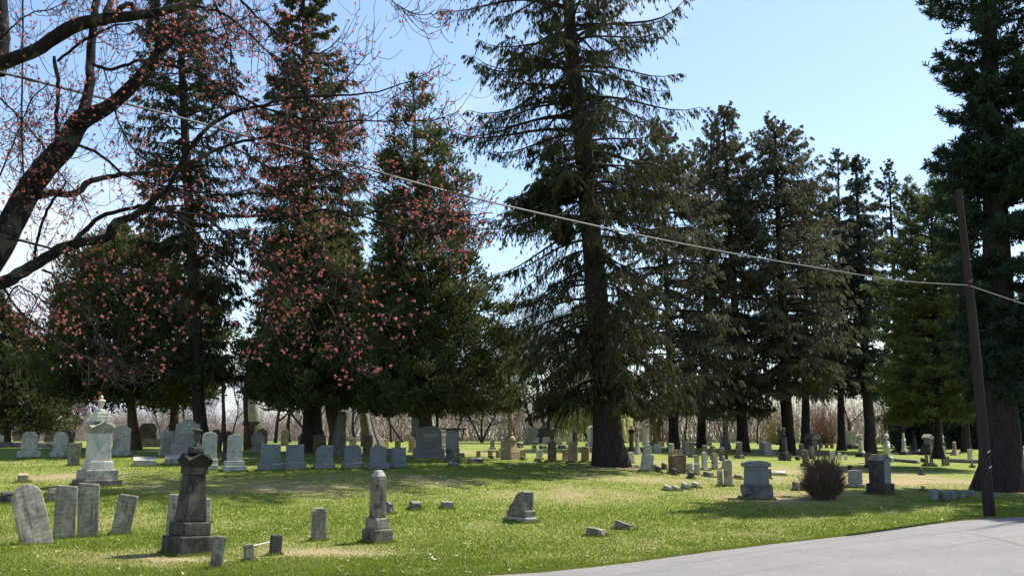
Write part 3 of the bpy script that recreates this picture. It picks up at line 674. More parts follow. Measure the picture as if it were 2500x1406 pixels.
G('round', 695, 1088, 40, 19, 'lichen', 'slim round topped stone on the grass left of the thick trunk', yaw=.4)
G('round', 740, 1101, 43, 28, 'lichen', 'round topped mossy tablet in front of the thick trunk', yaw=.4, base=[(30, 3)], tw=27)
G('arc', 779, 1104, 43, 32, 'brown', 'dark arched tablet between the thick trunk and the dead stump', yaw=.6)
K(725, 1076, [('base', 'box', 26, 26, 10), ('plinth', 'box', 20, 20, 10), ('shaft', 'box', 16, 9, 70), ('cap', 'pyr', 9, 1, 5)], 'pale', 'slender pale green obelisk far behind the cedars', name='obelisk', cat='obelisk')
def curb(name, x0, b0, x1, b1, hh, t, mt, label, group='plot kerbs'):
    P0 = np.array(hit(x0, b0)); P1 = np.array(hit(x1, b1)); n = 14; T = np.linspace(0, 1, n)
    P = P0[None] * (1 - T[:, None]) + P1[None] * T[:, None]; P[:, 2] = ground(P[:, 0], P[:, 1])
    o = empty  # noqa
    side = np.cross(nrm(P1 - P0) * [1, 1, 0], [0, 0, 1]) * t / 2; V = []
    for k in range(n):
        r = rng.normal(0, .012, 4)
        for sx_, zz in ((-1, -.15), (-1, hh), (1, hh), (1, -.15)): V.append(P[k] + side * sx_ * (1 + r[0]) + np.array([0, 0, zz + r[1] * .4]))
    V = np.array(V); I = np.arange(n * 4).reshape(n, 4); Fc = np.stack([I[:-1], np.roll(I, -1, 1)[:-1], np.roll(I, -1, 1)[1:], I[1:]], -1).reshape(-1, 4)
    Fc = np.concatenate([Fc, [I[0][::-1]], [I[-1]]]); ob = npmesh(name, V - P0, Fc, M[mt]); ob.location = P0
    return tag(ob, label, 'kerb', group)
curb('plot_kerb', -60, 1091, 196, 1093, .26, .3, 'rock', 'long rough granite plot kerb behind the leftmost headstones')
curb('plot_kerb', 640, 1072, 735, 1073, .18, .3, 'pale', 'white topped plot kerb left of the thick cedar trunk')
G('arc', 861, 1091, 23, 18, 'grey', 'small grey stone just right of the dead stump', yaw=.5)
G('flat', 897, 1109, 46, 24, 'brown', 'dark brown slab under the twisted grey trunk', yaw=.2, t=.16)
G('arc', 934, 1094, 23, 30, 'tan', 'short tan headstone right of the twisted grey trunk', yaw=.8, t=.25)
G('flat', 971, 1094, 20, 15, 'brown', 'small square brown post stone behind the row', yaw=.4, t=.2)
G('should', 1005, 1104, 37, 19, 'tan', 'narrow shouldered tan tablet left of the VARNEY stone', yaw=.3, t=.14, base=[(20, 4)], tw=16)
G('flat', 1013, 1078, 68, 22, 'dark', 'tall dark upright granite block beside the red cedar trunk', yaw=.6, t=.3, base=[(28, 10)], tw=19)
G('arc', 972, 1074, 14, 13, 'brown', 'tiny far stone between cedar trunks, left of two', yaw=.4)
G('arc', 993, 1074, 14, 12, 'brown', 'tiny far stone between cedar trunks, right of two', yaw=.4)
G('flat', 1082, 1092, 31, 18, 'pale', 'pale green stone squeezed between VARNEY and the iron topped pillar', yaw=.5, base=[(20, 7)], tw=14)
def ironpillar():
    X, Y, Z = hit(1104, 1128); s = F / (.99 * Y); e = empty('pillar_monument', (X, Y, Z), .45)
    tag(e, 'rough stone pillar on three steps with a flat iron plate and bracket', 'monument', 'tall monuments'); z = 0
    for i, (nm, w_, h_) in enumerate((('base', .50, 11), ('step', .62, 11), ('plinth', .48, 11))):
        bm_obj(nm, box_bm(w_, w_, w_ * .7, w_ * .7, h_ / s + (.1 if i == 0 else 0), z - (.1 if i == 0 else 0)), M['rock'], e).location = (.12 if i == 1 else 0, 0, 0); z += h_ / s
    for q in range(4): bm_obj('block', box_bm(.40, .41, .34, .34, 11.3 / s, z, rough=.02, seed=q + 3), M['blue'], e); z += 11.4 / s
    bm_obj('iron_plate', box_bm(.80, .84, .6, .62, .05, z, bev=.008), M['iron'], e).location = (.06, 0, 0)
    V, Fc = tubes(np.array([[[.46, 0, z], [.45, 0, z - .22], [.41, 0, z - .36], [.33, 0, z - .40], [.27, 0, z - .33], [.25, 0, z - .2]]]), np.full((1, 6), .022), 6)
    npmesh('iron_bracket', V, Fc, M['iron'], e, smooth=True)
    bm_obj('dark_wreath', lathe_bm([(.05, -.03), (.09, 0), (.05, .03)], 12, 0), M['dark'], e).location = (-.27, -.2, .42)
ironpillar()
B(1162, 1131, 14, 38, 'rock', 'flat rough marker in deep shade left of the bell shaped monument', yaw=.3, rough=.02)
B(1108, 1140, 12, 30, 'rock', 'flat rough marker in deep shade at the foot of the iron topped pillar', yaw=.3, rough=.02)
# bell shaped pedestal carrying a column
K(1246, 1121, [('base', 'box', 50, 48, 21), ('plinth', 'box', 38, 30, 22), ('bell', 'dome', 29, 24, 17), ('collar', 'cyl', 17, 15, 4), ('column', 'cyl', 14, 9, 62)], 'tan', 'sandstone column rising from a bell shaped pedestal under the cedar edge', yaw=.85, name='column_monument')
for i, a in enumerate([(1168, 1115, 15, 11, 'tan', 'tiny tan tablet, first of the small ones right of the iron topped pillar'), (1197, 1116, 18, 12, 'tan', 'tiny tan tablet with a low footstone before it, second from the iron topped pillar'),
                       (1216, 1117, 18, 12, 'tan', 'tiny tan tablet touching the left side of the bell pedestal')]):
    G('seg', *a[:5], a[5], yaw=.55, t=.14)
B(1200, 1119, 9, 12, 'brown', 'tiny dark rounded footstone left of the bell pedestal', rough=0, wt=.8)
G('seg', 1276, 1118, 21, 16, 'tan', 'small tan round stone touching the right side of the bell pedestal', yaw=.55, t=.14)
B(1277, 1123, 10, 15, 'brown', 'low rounded footstone right of the bell pedestal', rough=0, wt=.8)
G('seg', 1317, 1122, 25, 17, 'pale', 'small pale round stone with a footstone in front of it', yaw=.55, t=.13)
B(1313, 1127, 10, 17, 'brown', 'low rounded footstone before the small pale round stone', rough=0, wt=.8)
G('seg', 1202, 1096, 23, 14, 'grey', 'grey round stone on the crest, left of two by the bell pedestal', yaw=.5, base=[(17, 4)], tw=11)
G('seg', 1228, 1097, 23, 15, 'grey', 'grey round stone on the crest, right of two by the bell pedestal', yaw=.5, base=[(17, 4)], tw=12)
B(1268, 1093, 14, 22, 'rock', 'rounded grey boulder right of the bell pedestal', rough=.08, wt=.6, d=.5)
G('flat', 1296, 1086, 43, 36, 'blue', 'tall plain blue grey granite block on the crest beside the black tomb', yaw=.6, t=.4, base=[(37, 10)], tw=29)
K(1333, 1082, [('base', 'box', 46, 46, 5), ('body', 'box', 42, 42, 30), ('roof', 'pyr', 46, 22, 6)], 'dark', 'black squat tomb with a hipped roof on the crest', name='tomb', cat='tomb', group=None, yaw=.5)
def wedge(px, by, h, w, label, mt='pale', yaw=.1):
    return B(px, by, h, w, mt, label, yaw=yaw, slope=0, rough=0, d=.45, wt=.72, cat='headstone', group='bevelled slant headstones', name='slant_headstone')
wedge(1334, 1084, 17, 22, 'pale slant headstone standing in front of the black tomb')
wedge(1365, 1085, 19, 17, 'pale slant headstone just right of the black tomb')
wedge(1391, 1086, 18, 19, 'pale slant headstone below the dark draped monument')
wedge(1581, 1107, 21, 24, 'pale slant headstone right of the giant trunk, left of the pair')
wedge(1605, 1106, 23, 22, 'pale slant headstone right of the giant trunk, right of the pair')
G('seg', 1311, 1085, 17, 9, 'pale', 'tiny pale stone between the granite block and the black tomb')
G('seg', 1304, 1096, 10, 12, 'grey', 'tiny grey stone in front of the plain granite block')
G('seg', 1348, 1127, 51, 23, 'brown', 'tall dark brown arched tablet at the shadow edge', yaw=-.1, t=.18, base=[(32, 5)], tw=22)
B(1325, 1095, 9, 24, 'rock', 'low dark boulder behind the tall brown tablet', rough=.06, wt=.7, d=.5)
B(1372, 1095, 9, 26, 'rock', 'low dark boulder behind the tan round tablets', rough=.06, wt=.7, d=.5)
G('seg', 1381, 1126, 30, 20, 'tan', 'small tan round tablet left of the tall tan one', yaw=.5, base=[(22, 4)], tw=17)
G('round', 1399, 1129, 47, 27, 'tan', 'tall tan round tablet facing the camera left of the giant trunk', yaw=-.2, t=.16, base=[(30, 3)], tw=25)
G('seg', 1429, 1128, 38, 22, 'tan', 'tan arched tablet nearest the left side of the giant trunk', yaw=-.2, t=.16, base=[(28, 3)], tw=21)
G('seg', 1458, 1112, 45, 12, 'white', 'slim white tablet half hidden behind the giant trunk on its left', yaw=.8, t=.15)
K(1403, 1086, [('base', 'box', 17, 16, 8), ('body', 'box', 14, 13, 20), ('drape', 'ball', 13, 13, 6), ('urn', 'urn', 6, 6, 8)], 'dark', 'dark draped urn monument against the yellow willow')
K(1451, 1090, [('base', 'box', 46, 46, 9), ('body', 'box', 34, 34, 37), ('roof', 'pyr', 35, 14, 5)], 'pale', 'pale green box tomb with hipped top left of the giant trunk', name='tomb', cat='tomb', group=None, yaw=.3)
# right of the giant trunk
G('seg', 1541, 1130, 27, 15, 'white', 'white round stone peeping out right of the giant trunk roots', yaw=.5)
G('arc', 1577, 1150, 42, 31, 'marble', 'grey slab leaning right beside the giant trunk', yaw=.35, t=.1, lx=10)
K(1542, 1106, [('base', 'box', 17, 16, 12), ('shaft', 'box', 12, 11, 36), ('cap', 'gcap', 16, 16, 10), ('urn', 'urn', 7, 7, 9)], 'black', 'dark blackened pillar, left one of a close pair right of the giant trunk')
K(1556, 1109, [('base', 'box', 20, 18, 8), ('plinth', 'box', 15, 14, 7), ('shaft', 'box', 11, 10, 40), ('cap', 'gcap', 15, 15, 8), ('ball', 'ball', 7, 7, 6)], 'marble', 'grey marble pillar, right one of a close pair right of the giant trunk')
K(1578, 1087, [('base', 'box', 22, 22, 10), ('shaft', 'box', 15, 13, 34), ('cap', 'gcap', 18, 18, 8), ('urn', 'urn', 9, 9, 11)], 'pale', 'pale marble urn monument with gabled cap beyond the pillar pair')
def columntomb(px, by, w, h, label, mt='brown', arch=False, yaw=.75):
    X, Y, Z = hit(px, by); s = F / (.99 * Y); e = empty('columned_tomb', (X, Y, Z), yaw); tag(e, label, 'tomb', None)
    c, sn = cosy(X, Y, yaw); wd = w / s / (c + sn * .7); H = h / s; d = wd * .7
    bm_obj('base', box_bm(wd * 1.12, wd * 1.1, d * 1.2, d * 1.15, H * .16 + .1, -.1), M[mt], e)
    bm_obj('core', box_bm(wd * .66, wd * .66, d * .66, d * .66, H * .54, H * .16), M[mt], e)
    for sx_ in (-1, 1):
        for sy in (-1, 1):
            bm_obj('column', lathe_bm([(wd * .08, 0), (wd * .065, H * .06), (wd * .06, H * .48), (wd * .085, H * .54)], 10, H * .16), M[mt], e, smooth=True).location = (sx_ * wd * .44, sy * d * .44, 0)
    if arch:
        bm = bmesh.new(); P = [(wd * .56 * math.cos(t), H * .70 + H * .28 * math.sin(t) ** .8 if t not in (0,) else H * .7) for t in np.linspace(0.001, math.pi - .001, 10)]
        vs = [bm.verts.new((x, -d * .57, z)) for x, z in P]; f = bm.faces.new(vs); r = bmesh.ops.extrude_face_region(bm, geom=[f])
        for v in r['geom']:
            if isinstance(v, bmesh.types.BMVert): v.co.y = d * .57
        bm_obj('vault', bm, M[mt], e)
    else:
        bm_obj('entablature', box_bm(wd * 1.05, wd * 1.12, d * 1.05, d * 1.12, H * .10, H * .70), M[mt], e)
        bm_obj('roof', box_bm(wd * 1.16, wd * .5, d * 1.16, d * .5, H * .20, H * .80), M[mt], e)
columntomb(1604, 1090, 32, 75, 'dark columned canopy tomb in shade right of the giant trunk')
G('round', 1645, 1087, 42, 34, 'blue', 'broad dark rounded granite stone before a distant spruce trunk', yaw=.6, t=.35, base=[(36, 8)], tw=28)
G('seg', 1639, 1111, 29, 15, 'marble', 'narrow grey stone left of the dark block behind the brown headstone', yaw=.7, t=.2)
for q, (x_, l_) in enumerate(((1643, 'left'), (1652, 'middle'), (1662, 'right'))):
    G('round', x_, 1117, 19 + q, 9, 'tan', 'tiny round top behind the big brown headstone, %s of three' % l_, yaw=.4, t=.1)
G('arc', 1654, 1155, 45, 45, 'brown', 'broad brown arched headstone facing the camera with dark left side', yaw=.5, t=.34)
G('flat', 1675, 1111, 34, 24, 'blue', 'dark blue granite block behind the big brown headstone', yaw=.6, t=.3, base=[(24, 5)], tw=21)
G('seg', 1690, 1116, 37, 17, 'stain', 'tall stained round stone right of the dark blue block', yaw=.6, t=.16, base=[(20, 6)], tw=14)
K(1711, 1088, [('base', 'box', 32, 30, 8), ('plinth', 'box', 24, 22, 6), ('body', 'box', 18, 17, 24), ('cap', 'gcap', 22, 22, 8), ('spire', 'box', 12, 8, 30)], 'blue', 'dark shaded spire monument under the drooping spruce boughs')
G('flat', 1724, 1088, 26, 24, 'blue', 'square dark granite stone right of the shaded spire monument', yaw=.5, t=.3, base=[(28, 10)], tw=20)
G('seg', 1721, 1120, 34, 14, 'stain', 'weathered round stone, left of the pair on bright grass', yaw=.65, t=.14)
G('seg', 1740, 1121, 33, 13, 'stain', 'weathered round stone, right of the pair on bright grass', yaw=.65, t=.14)
G('seg', 1763, 1125, 33, 15, 'stain', 'dark sided round stone beneath the bluish obelisk', yaw=.65, t=.15)
G('seg', 1774, 1121, 15, 7, 'dark', 'tiny dark stone right of the dark sided round stone', yaw=.4)
K(1771, 1097, [('base', 'rough', 30, 24, 17), ('plinth', 'box', 18, 17, 7), ('shaft', 'box', 14, 10, 40), ('finial', 'urn', 8, 8, 12)], 'blue', 'bluish obelisk on a heavy dark base in tree shade', name='obelisk', cat='obelisk')
G('round', 1720, 1147, 44, 16, 'pale', 'pale round topped tablet left of the flat capped one', yaw=.5, t=.13, base=[(17, 3)], tw=15)
G('flat', 1745, 1146, 39, 17, 'slab', 'grey tablet with a flat cap, third upright from the brown headstone', yaw=.5, t=.13, base=[(18, 2)], tw=16)
G('seg', 1701, 1137, 26, 12, 'slab', 'thin pale stone behind the two small gabled stones', yaw=.6, t=.1)
G('gable', 1684, 1151, 22, 15, 'marble', 'small grey gabled stone, left of two by the brown headstone', yaw=.5, t=.18)
G('gable', 1702, 1159, 28, 15, 'marble', 'small grey gabled stone, right of two by the brown headstone', yaw=.5, t=.18)
G('seg', 1767, 1143, 30, 7, 'slab', 'very slim slab behind the tall rounded slab', yaw=.8, t=.1)
G('round', 1778, 1187, 64, 22, 'slab', 'tall narrow round topped old slab left of the pedestal tomb', yaw=.5, t=.12)
G('flat', 1758, 1186, 37, 14, 'slab', 'short flat slab at the left foot of the tall narrow slab', yaw=.4, t=.09)
B(1731, 1164, 13, 29, 'rock', 'rough dark boulder marker in shade left of the tall narrow slab', rough=.05, wt=.8, d=.35)
B(1687, 1168, 18, 17, 'dark', 'dark upright block in shade below the small gabled stones', rough=.01)
B(1803, 1169, 10, 26, 'rock', 'low dark boulder between the narrow slab and the pedestal tomb', rough=.05, wt=.6, d=.35)
B(1597, 1146, 15, 10, 'tan', 'small tan block right of the leaning grey slab', rough=0)
B(1607, 1152, 15, 15, 'dark', 'small dark block in shade right of the leaning grey slab', rough=0)
B(1622, 1146, 17, 14, 'brown', 'small brown block touching the big brown headstone', rough=0)
B(1646, 1159, 17, 16, 'dark', 'dark block in shade at the foot of the big brown headstone', rough=0)
for q, (x_, b_, h_, w_, l_) in enumerate(((1630, 1197, 14, 22, 'first'), (1651, 1197, 12, 20, 'second'), (1673, 1193, 16, 22, 'third'), (1699, 1190, 14, 22, 'fourth'))):
    B(x_, b_, h_, w_, 'marble', '%s from the left of four low bright topped rough blocks' % l_, yaw=.45, d=.34, rough=.03, slope=.3)
def fallen(px, by, w, r, label, mt='white', ang=-.15):
    X, Y, Z = hit(px, by); s = F / (.99 * Y); l = w / s / 2; n = 14; a = np.arange(n) * 2 * math.pi / n; V = []
    for x in (-l, -l * .97, l * .97, l):
        rr = r * (.93 if abs(x) == l else 1); V += [(x * math.cos(ang) - rr * math.cos(t) * math.sin(ang) * -1, x * math.sin(ang) + rr * math.cos(t), rr * math.sin(t) * .7) for t in a]
    I = np.arange(4 * n).reshape(4, n); Fc = np.stack([I[:-1], np.roll(I, -1, 1)[:-1], np.roll(I, -1, 1)[1:], I[1:]], -1).reshape(-1, 4)
    o = npmesh('fallen_headstone', V, Fc, M[mt], smooth=False); o.location = (X, Y, Z + r * .5); tag(o, label, 'headstone', 'headstones')
    bm = bmesh.new(); bm.from_mesh(o.data)
    for lo_ in (0, 3):
        bm.verts.ensure_lookup_table(); bm.faces.new([bm.verts[lo_ * n + i] for i in range(n)])
    bmesh.ops.recalc_face_normals(bm, faces=bm.faces); bm.to_mesh(o.data); bm.free()
fallen(1897, 1160, 38, .13, 'white fallen round stone lying on its side right of the pedestal tomb')
fallen(1742, 1130, 34, .07, 'white fallen slab lying flat behind the upright tablets', ang=0)
fallen(2104, 1131, 14, .06, 'pale slab lying flat left of the arched brown stone', ang=0)
def pedtomb():
    X, Y, Z = hit(1848, 1217); s = F / (.99 * Y); yaw = -.12; e = empty('pedestal_tomb', (X, Y, Z), yaw)
    tag(e, 'blue grey granite pedestal stone with overhanging slab cap on rough base', 'monument', 'tall monuments'); k = 1 / s
    bm_obj('base', box_bm(70 * k, 68 * k, .55, .52, 34 * k + .1, -.1, rough=.06, seed=4), M['rock'], e)
    bm_obj('body', box_bm(58 * k, 54 * k, .40, .38, 42 * k, 34 * k, bev=.01), M['blue'], e)
    bm = slab_bm('arc', 68 * k, 15 * k, .50, 76 * k, bev=.012); bm_obj('cap', bm, M['blue'], e)
pedtomb()
G('seg', 1840, 1140, 14, 14, 'tan', 'pale rounded top showing just above the pedestal tomb cap')
G('seg', 1878, 1169, 25, 12, 'brown', 'small brown round stone touching the right side of the pedestal tomb', yaw=.5)
G('seg', 1805, 1119, 41, 26, 'stain', 'dark stained round headstone with a wide black base left of the T marked stone', yaw=.7, t=.2, base=[(26, 9)], tw=16)
B(1818, 1111, 9, 12, 'rock', 'small boulder beside the wide black base', rough=.04, wt=.7)
G('arc', 1869, 1112, 34, 36, 'grey', 'grey granite headstone with a dark carved mark above the pedestal tomb', yaw=.75, t=.35, base=[(38, 5)], tw=30)
G('arc', 1887, 1110, 12, 8, 'grey', 'tiny grey stone at the right of the carved granite headstone')
K(1916, 1124, [('base', 'rough', 31, 30, 12), ('plinth', 'box', 23, 22, 10), ('shaft', 'box', 16, 12, 36), ('cap', 'gcap', 15, 15, 7), ('urn', 'urnv', 9, 9, 14)], 'dark', 'blackened obelisk with an urn before the left pair of spruce trunks', mats={'urn': 'stain'})
K(1906, 1086, [('base', 'box', 26, 24, 8), ('body', 'box', 13, 13, 26), ('roof', 'pyr', 20, 5, 9), ('urn', 'urn', 6, 6, 10)], 'dark', 'dark roofed urn monument beside a spruce trunk and yellow bush')
columntomb(1984, 1106, 38, 48, 'dark barrel topped tomb with corner columns on a stepped base', 'stain', True, .7)
G('round', 1957, 1115, 32, 13, 'stain', 'dark round stone left of the barrel topped tomb', yaw=.6, t=.2)
B(1943, 1111, 12, 16, 'dark', 'small dark slanted block left of the barrel topped tomb', rough=0, slope=.3)
B(1947, 1123, 11, 11, 'dark', 'tiny dark block nearer the camera, below the slanted one', rough=0, slope=.3)
G('seg', 1967, 1138, 41, 24, 'stain', 'black and white round headstone above the brown bush', yaw=.75, t=.2, base=[(24, 8)], tw=16)
G('flat', 1982, 1120, 30, 12, 'stain', 'dark flat capped stone in front of the barrel topped tomb', yaw=.75, t=.18)
G('seg', 2032, 1122, 23, 14, 'white', 'bright white round stone, largest of three on the far grass', yaw=.55)
G('seg', 2050, 1123, 18, 10, 'white', 'white round stone, middle of three on the far grass', yaw=.55)
G('seg', 2065, 1122, 12, 9, 'white', 'white round stone, smallest of three on the far grass', yaw=.55)
G('seg', 1998, 1138, 17, 12, 'lichen', 'small mossy stone just above the brown bush, left of two')
G('seg', 2016, 1137, 15, 8, 'lichen', 'small mossy stone just above the brown bush, right of two')
for q, (x_, l_) in enumerate(((2005, 'left'), (2018, 'middle'), (2031, 'right'))):
    G('flat', x_, 1094, 12, 9, 'brown', 'tiny brown stone below the red bare tree, %s of three' % l_, yaw=.4, t=.2)
G('seg', 2075, 1148, 13, 8, 'dark', 'small dark post stone behind the gabled granite stone', t=.15)
G('arc', 2089, 1190, 42, 42, 'grey', 'grey granite headstone with a paler panel right of the brown bush', yaw=-.15, t=.2, base=[(44, 9)], tw=34)
B(1944, 1197, 22, 14, 'stain', 'left of two stained boxy stones half behind the bush', rough=0, d=.26, wt=.95, yaw=.7)
B(1962, 1197, 22, 17, 'brown', 'right of two stained boxy stones half behind the bush', rough=0, d=.26, wt=.95, yaw=.7)
def statue(px, by, hp, ped, label, mt1='stain', mt2='white', grp='statue monuments'):
    """robed figure on a draped pedestal"""
    X, Y, Z = hit(px, by); s = F / (.99 * Y); e = empty('statue_monument', (X, Y, Z), .6); tag(e, label, 'statue', grp)
    Hp, Hf = ped / s, hp / s
    bm_obj('base', box_bm(Hp * .62, Hp * .6, Hp * .62, Hp * .6, Hp * .22 + .1, -.1), M['dark'], e)
    bm_obj('pedestal', box_bm(Hp * .42, Hp * .5, Hp * .42, Hp * .5, Hp * .62, Hp * .22), M[mt2], e)
    bm_obj('cornice', box_bm(Hp * .56, Hp * .62, Hp * .56, Hp * .62, Hp * .16, Hp * .84), M[mt2], e)
    r = Hf * .5
    bm = lathe_bm([(r * .42, 0), (r * .40, Hf * .08), (r * .30, Hf * .35), (r * .27, Hf * .55), (r * .36, Hf * .72), (r * .34, Hf * .79), (r * .13, Hf * .84), (r * .11, Hf * .86), (r * .17, Hf * .90), (r * .19, Hf * .94), (r * .14, Hf * .985), (r * .03, Hf)], 14, Hp)
    bmesh.ops.scale(bm, verts=bm.verts, vec=(1, .7, 1)); bm_obj('figure', bm, M[mt1], e, True)
    for sx_ in (-1, 1):
        V, Fc = tubes(np.array([[[sx_ * r * .33, 0, Hp + Hf * .77], [sx_ * r * .42, -r * .1, Hp + Hf * .60], [sx_ * r * .15, -r * .34, Hp + Hf * .58]]]), np.array([[r * .10, r * .09, r * .06]]), 7)
        npmesh('arm', V, Fc, M[mt1], e, smooth=True)
statue(2076, 1096, 30, 44, 'dark robed statue on a draped white pedestal between two spruce trunks', 'dark', 'marble')
statue(2303, 1100, 20, 20, 'small white statue on a low pedestal before a dark trunk', 'white', 'dark')
K(2103, 1115, [('base', 'box', 30, 28, 9), ('plinth', 'box', 20, 18, 5), ('shaft', 'box', 14, 12, 28), ('cap', 'gcap', 18, 18, 9), ('block', 'box', 10, 8, 4)], 'white', 'white pillar with crossed gable cap below the robed statue', mats={'base': 'dark'})
G('round', 2121, 1142, 38, 24, 'brown', 'dark brown arched stone on a black base left of the gabled granite stone', yaw=-.5, t=.2, base=[(22, 8)], tw=17, bm_m='black')
def bighouse():
    X, Y, Z = hit(2150, 1207); s = F / (.99 * Y); e = empty('gabled_headstone', (X, Y, Z), .72)
    tag(e, 'thick gabled granite stone, black stained side and grey face, right of bush', 'headstone', 'headstones'); k = 1 / s
    bm_obj('base', box_bm(.50, .50, .66, .66, 27 * k + .1, -.1), M['black'], e)
    bm_obj('tablet', slab_bm('gable', .36, 64 * k, .50, 27 * k, bev=.01), M['black'], e)
    bm_obj('face_panel', slab_bm('gable', .35, 62 * k, .01, 27 * k, bev=0), M['grey'], e).location = (0, -.258, 0)
    bm_obj('roof', box_bm(.30, .30, .54, .54, .03, 0), M['lichen'], e).matrix_local = Matrix.Translation((-.105, 0, 27 * k + 64 * k - .055)) @ Matrix.Rotation(-math.atan(.6), 4, 'Y')
    bm_obj('roof', box_bm(.30, .30, .54, .54, .03, 0), M['lichen'], e).matrix_local = Matrix.Translation((.105, 0, 27 * k + 64 * k - .055)) @ Matrix.Rotation(math.atan(.6), 4, 'Y')
bighouse()
K(2166, 1114, [('base', 'box', 24, 22, 6), ('body', 'cyl', 17, 15, 26), ('shoulder', 'dome', 15, 15, 7), ('neck', 'cyl', 3.5, 4, 3), ('ball', 'ball', 12.5, 12, 12.5)], 'white', 'pale bottle shaped monument topped by a stone ball', name='ball_monument')
K(2208, 1110, [('base', 'box', 26, 24, 7), ('plinth', 'box', 15, 13, 8), ('shaft', 'box', 11, 10, 20), ('cap', 'pyr', 12, 4, 8), ('cross', 'cross', 8, 8, 10)], 'white', 'slim white monument topped by a small cross', mats={'base': 'dark'})
B(2177, 1128, 14, 12, 'white', 'small white cube base right of the ball monument', rough=0, yaw=.3)
K(2233, 1102, [('base', 'box', 20, 18, 6), ('shaft', 'box', 12, 10, 26), ('cap', 'gcap', 13, 13, 7)], 'dark', 'dark pillar in deep shade left of the house shaped tomb')
def housetomb():
    X, Y, Z = hit(2267, 1110); s = F / (.99 * Y); k = 1 / s; e = empty('house_tomb', (X, Y, Z), .75)
    tag(e, 'dark house shaped tomb with pitched roof on a broad stepped base', 'tomb', None)
    bm_obj('base', box_bm(44 * k, 42 * k, 34 * k, 32 * k, 9 * k + .1, -.1), M['dark'], e)
    bm_obj('step', box_bm(34 * k, 31 * k, 26 * k, 24 * k, 9 * k, 9 * k), M['dark'], e)
    bm_obj('plinth', box_bm(27 * k, 24 * k, 20 * k, 18 * k, 6 * k, 18 * k), M['dark'], e)
    bm_obj('chamber', box_bm(18 * k, 18 * k, 13 * k, 13 * k, 14 * k, 24 * k), M['blue'], e)
    for sx_ in (-1, 0, 1): bm_obj('column', lathe_bm([(1.2 * k, 0), (1 * k, 14 * k)], 8, 24 * k), M['blue'], e).location = (sx_ * 9 * k, -8.5 * k, 0)
    bm_obj('roof', slab_bm('gable', 25 * k, 12 * k, 20 * k, 38 * k, bev=.01), M['blue'], e)
housetomb()
G('tilt', 2302, 1121, 32, 14, 'pale', 'pale slab with a slanting top right of the house shaped tomb', yaw=.6, t=.12, lx=2)
K(2331, 1111, [('base', 'pyr', 24, 14, 9), ('plinth', 'box', 12, 11, 4), ('shaft', 'box', 10, 9, 17), ('top', 'dome', 10, 8, 3)], 'tan', 'small tan broken column stone before the dark trees')
G('flat', 2369, 1128, 31, 12, 'pale', 'pale upright post stone beside a distant grey trunk', yaw=.6, t=.12)
B(2389, 1172, 20, 16, 'black', 'dark block marker just left of the utility pole', rough=0, d=.3)
G('flat', 2494, 1158, 54, 9, 'white', 'white slab at the right edge behind the big pine', yaw=.6, t=.1)
def twin(px, by, label):
    X, Y, Z = hit(px, by); s = F / (.99 * Y); k = 1 / s; e = empty('double_headstone', (X, Y, Z), .2); tag(e, label, 'headstone', 'headstones')
    bm_obj('base', box_bm(34 * k, 33 * k, 18 * k, 17 * k, 5 * k + .1, -.1), M['dark'], e)
    bm_obj('plinth', box_bm(26 * k, 25 * k, 11 * k, 10 * k, 4 * k, 5 * k), M['stain'], e)
    for sx_ in (-1, 1): bm_obj('tablet', slab_bm('round', 7 * k, 19 * k, 5 * k, 9 * k), M['stain'], e).location = (sx_ * 6.5 * k, 0, 0)
twin(2269, 1138, 'pair of thin round tablets sharing one dark stepped base')
for q, (x_, l_) in enumerate(((2303, 'left'), (2309, 'middle'), (2315, 'right'))):
    G('round', x_, 1137 - q * .5, 22, 6.5, 'stain', 'dark thin round stone, %s of three pressed together' % l_, yaw=.75, t=.12)
G('seg', 2374, 1141, 15, 9, 'stain', 'tiny dark urn shaped stone left of the utility pole', base=[(9, 6)], tw=5)
G('seg', 2250, 1159, 16, 13, 'dark', 'tiny black stone alone on the bright grass below the twin tablets', yaw=.8, base=[(14, 4)], tw=8)
B(2254, 1128, 11, 14, 'dark', 'square dark block left of the twin tablets', rough=0)
B(2254, 1198, 13, 9, 'tan', 'small tan cylinder shaped marker above the row of five', rough=0, d=.12)
curb('plot_kerb', 2185, 1126, 2240, 1131, .16, .3, 'rock', 'low dark plot kerb right of the ball monument')
curb('plot_kerb', 2318, 1128, 2395, 1131, .2, .3, 'rock', 'low dark plot kerb left of the utility pole')
for q, (x_, b_, h_, w_) in enumerate(((2280, 1224, 27, 21), (2302, 1223, 25, 21), (2323, 1221, 23, 19), (2347, 1218, 20, 18), (2371, 1214, 18, 13))):
    G('lowgable', x_, b_, h_, w_, 'blue' if q != 1 else 'stain', 'low gabled grey stone, %s from the left of five in pine shade' % ['first', 'second', 'third', 'fourth', 'fifth'][q], yaw=.55, t=.17)
def hook():
    X, Y, Z = hit(2154, 1090); s = F / (.99 * Y); k = 1 / s
    P = np.array([[0, 0, -.1], [0, 0, 34 * k], [.5 * k, 0, 39 * k], [2.5 * k, 0, 43 * k], [6 * k, 0, 46 * k]]); V, Fc = tubes(P[None], np.full((1, 5), 1.1 * k), 8)
    o = npmesh('bent_pipe', V, Fc, M['steel'], smooth=True); o.location = (X, Y, Z); tag(o, 'grey pipe post bent over at the top behind the ball monument', 'post')
hook()
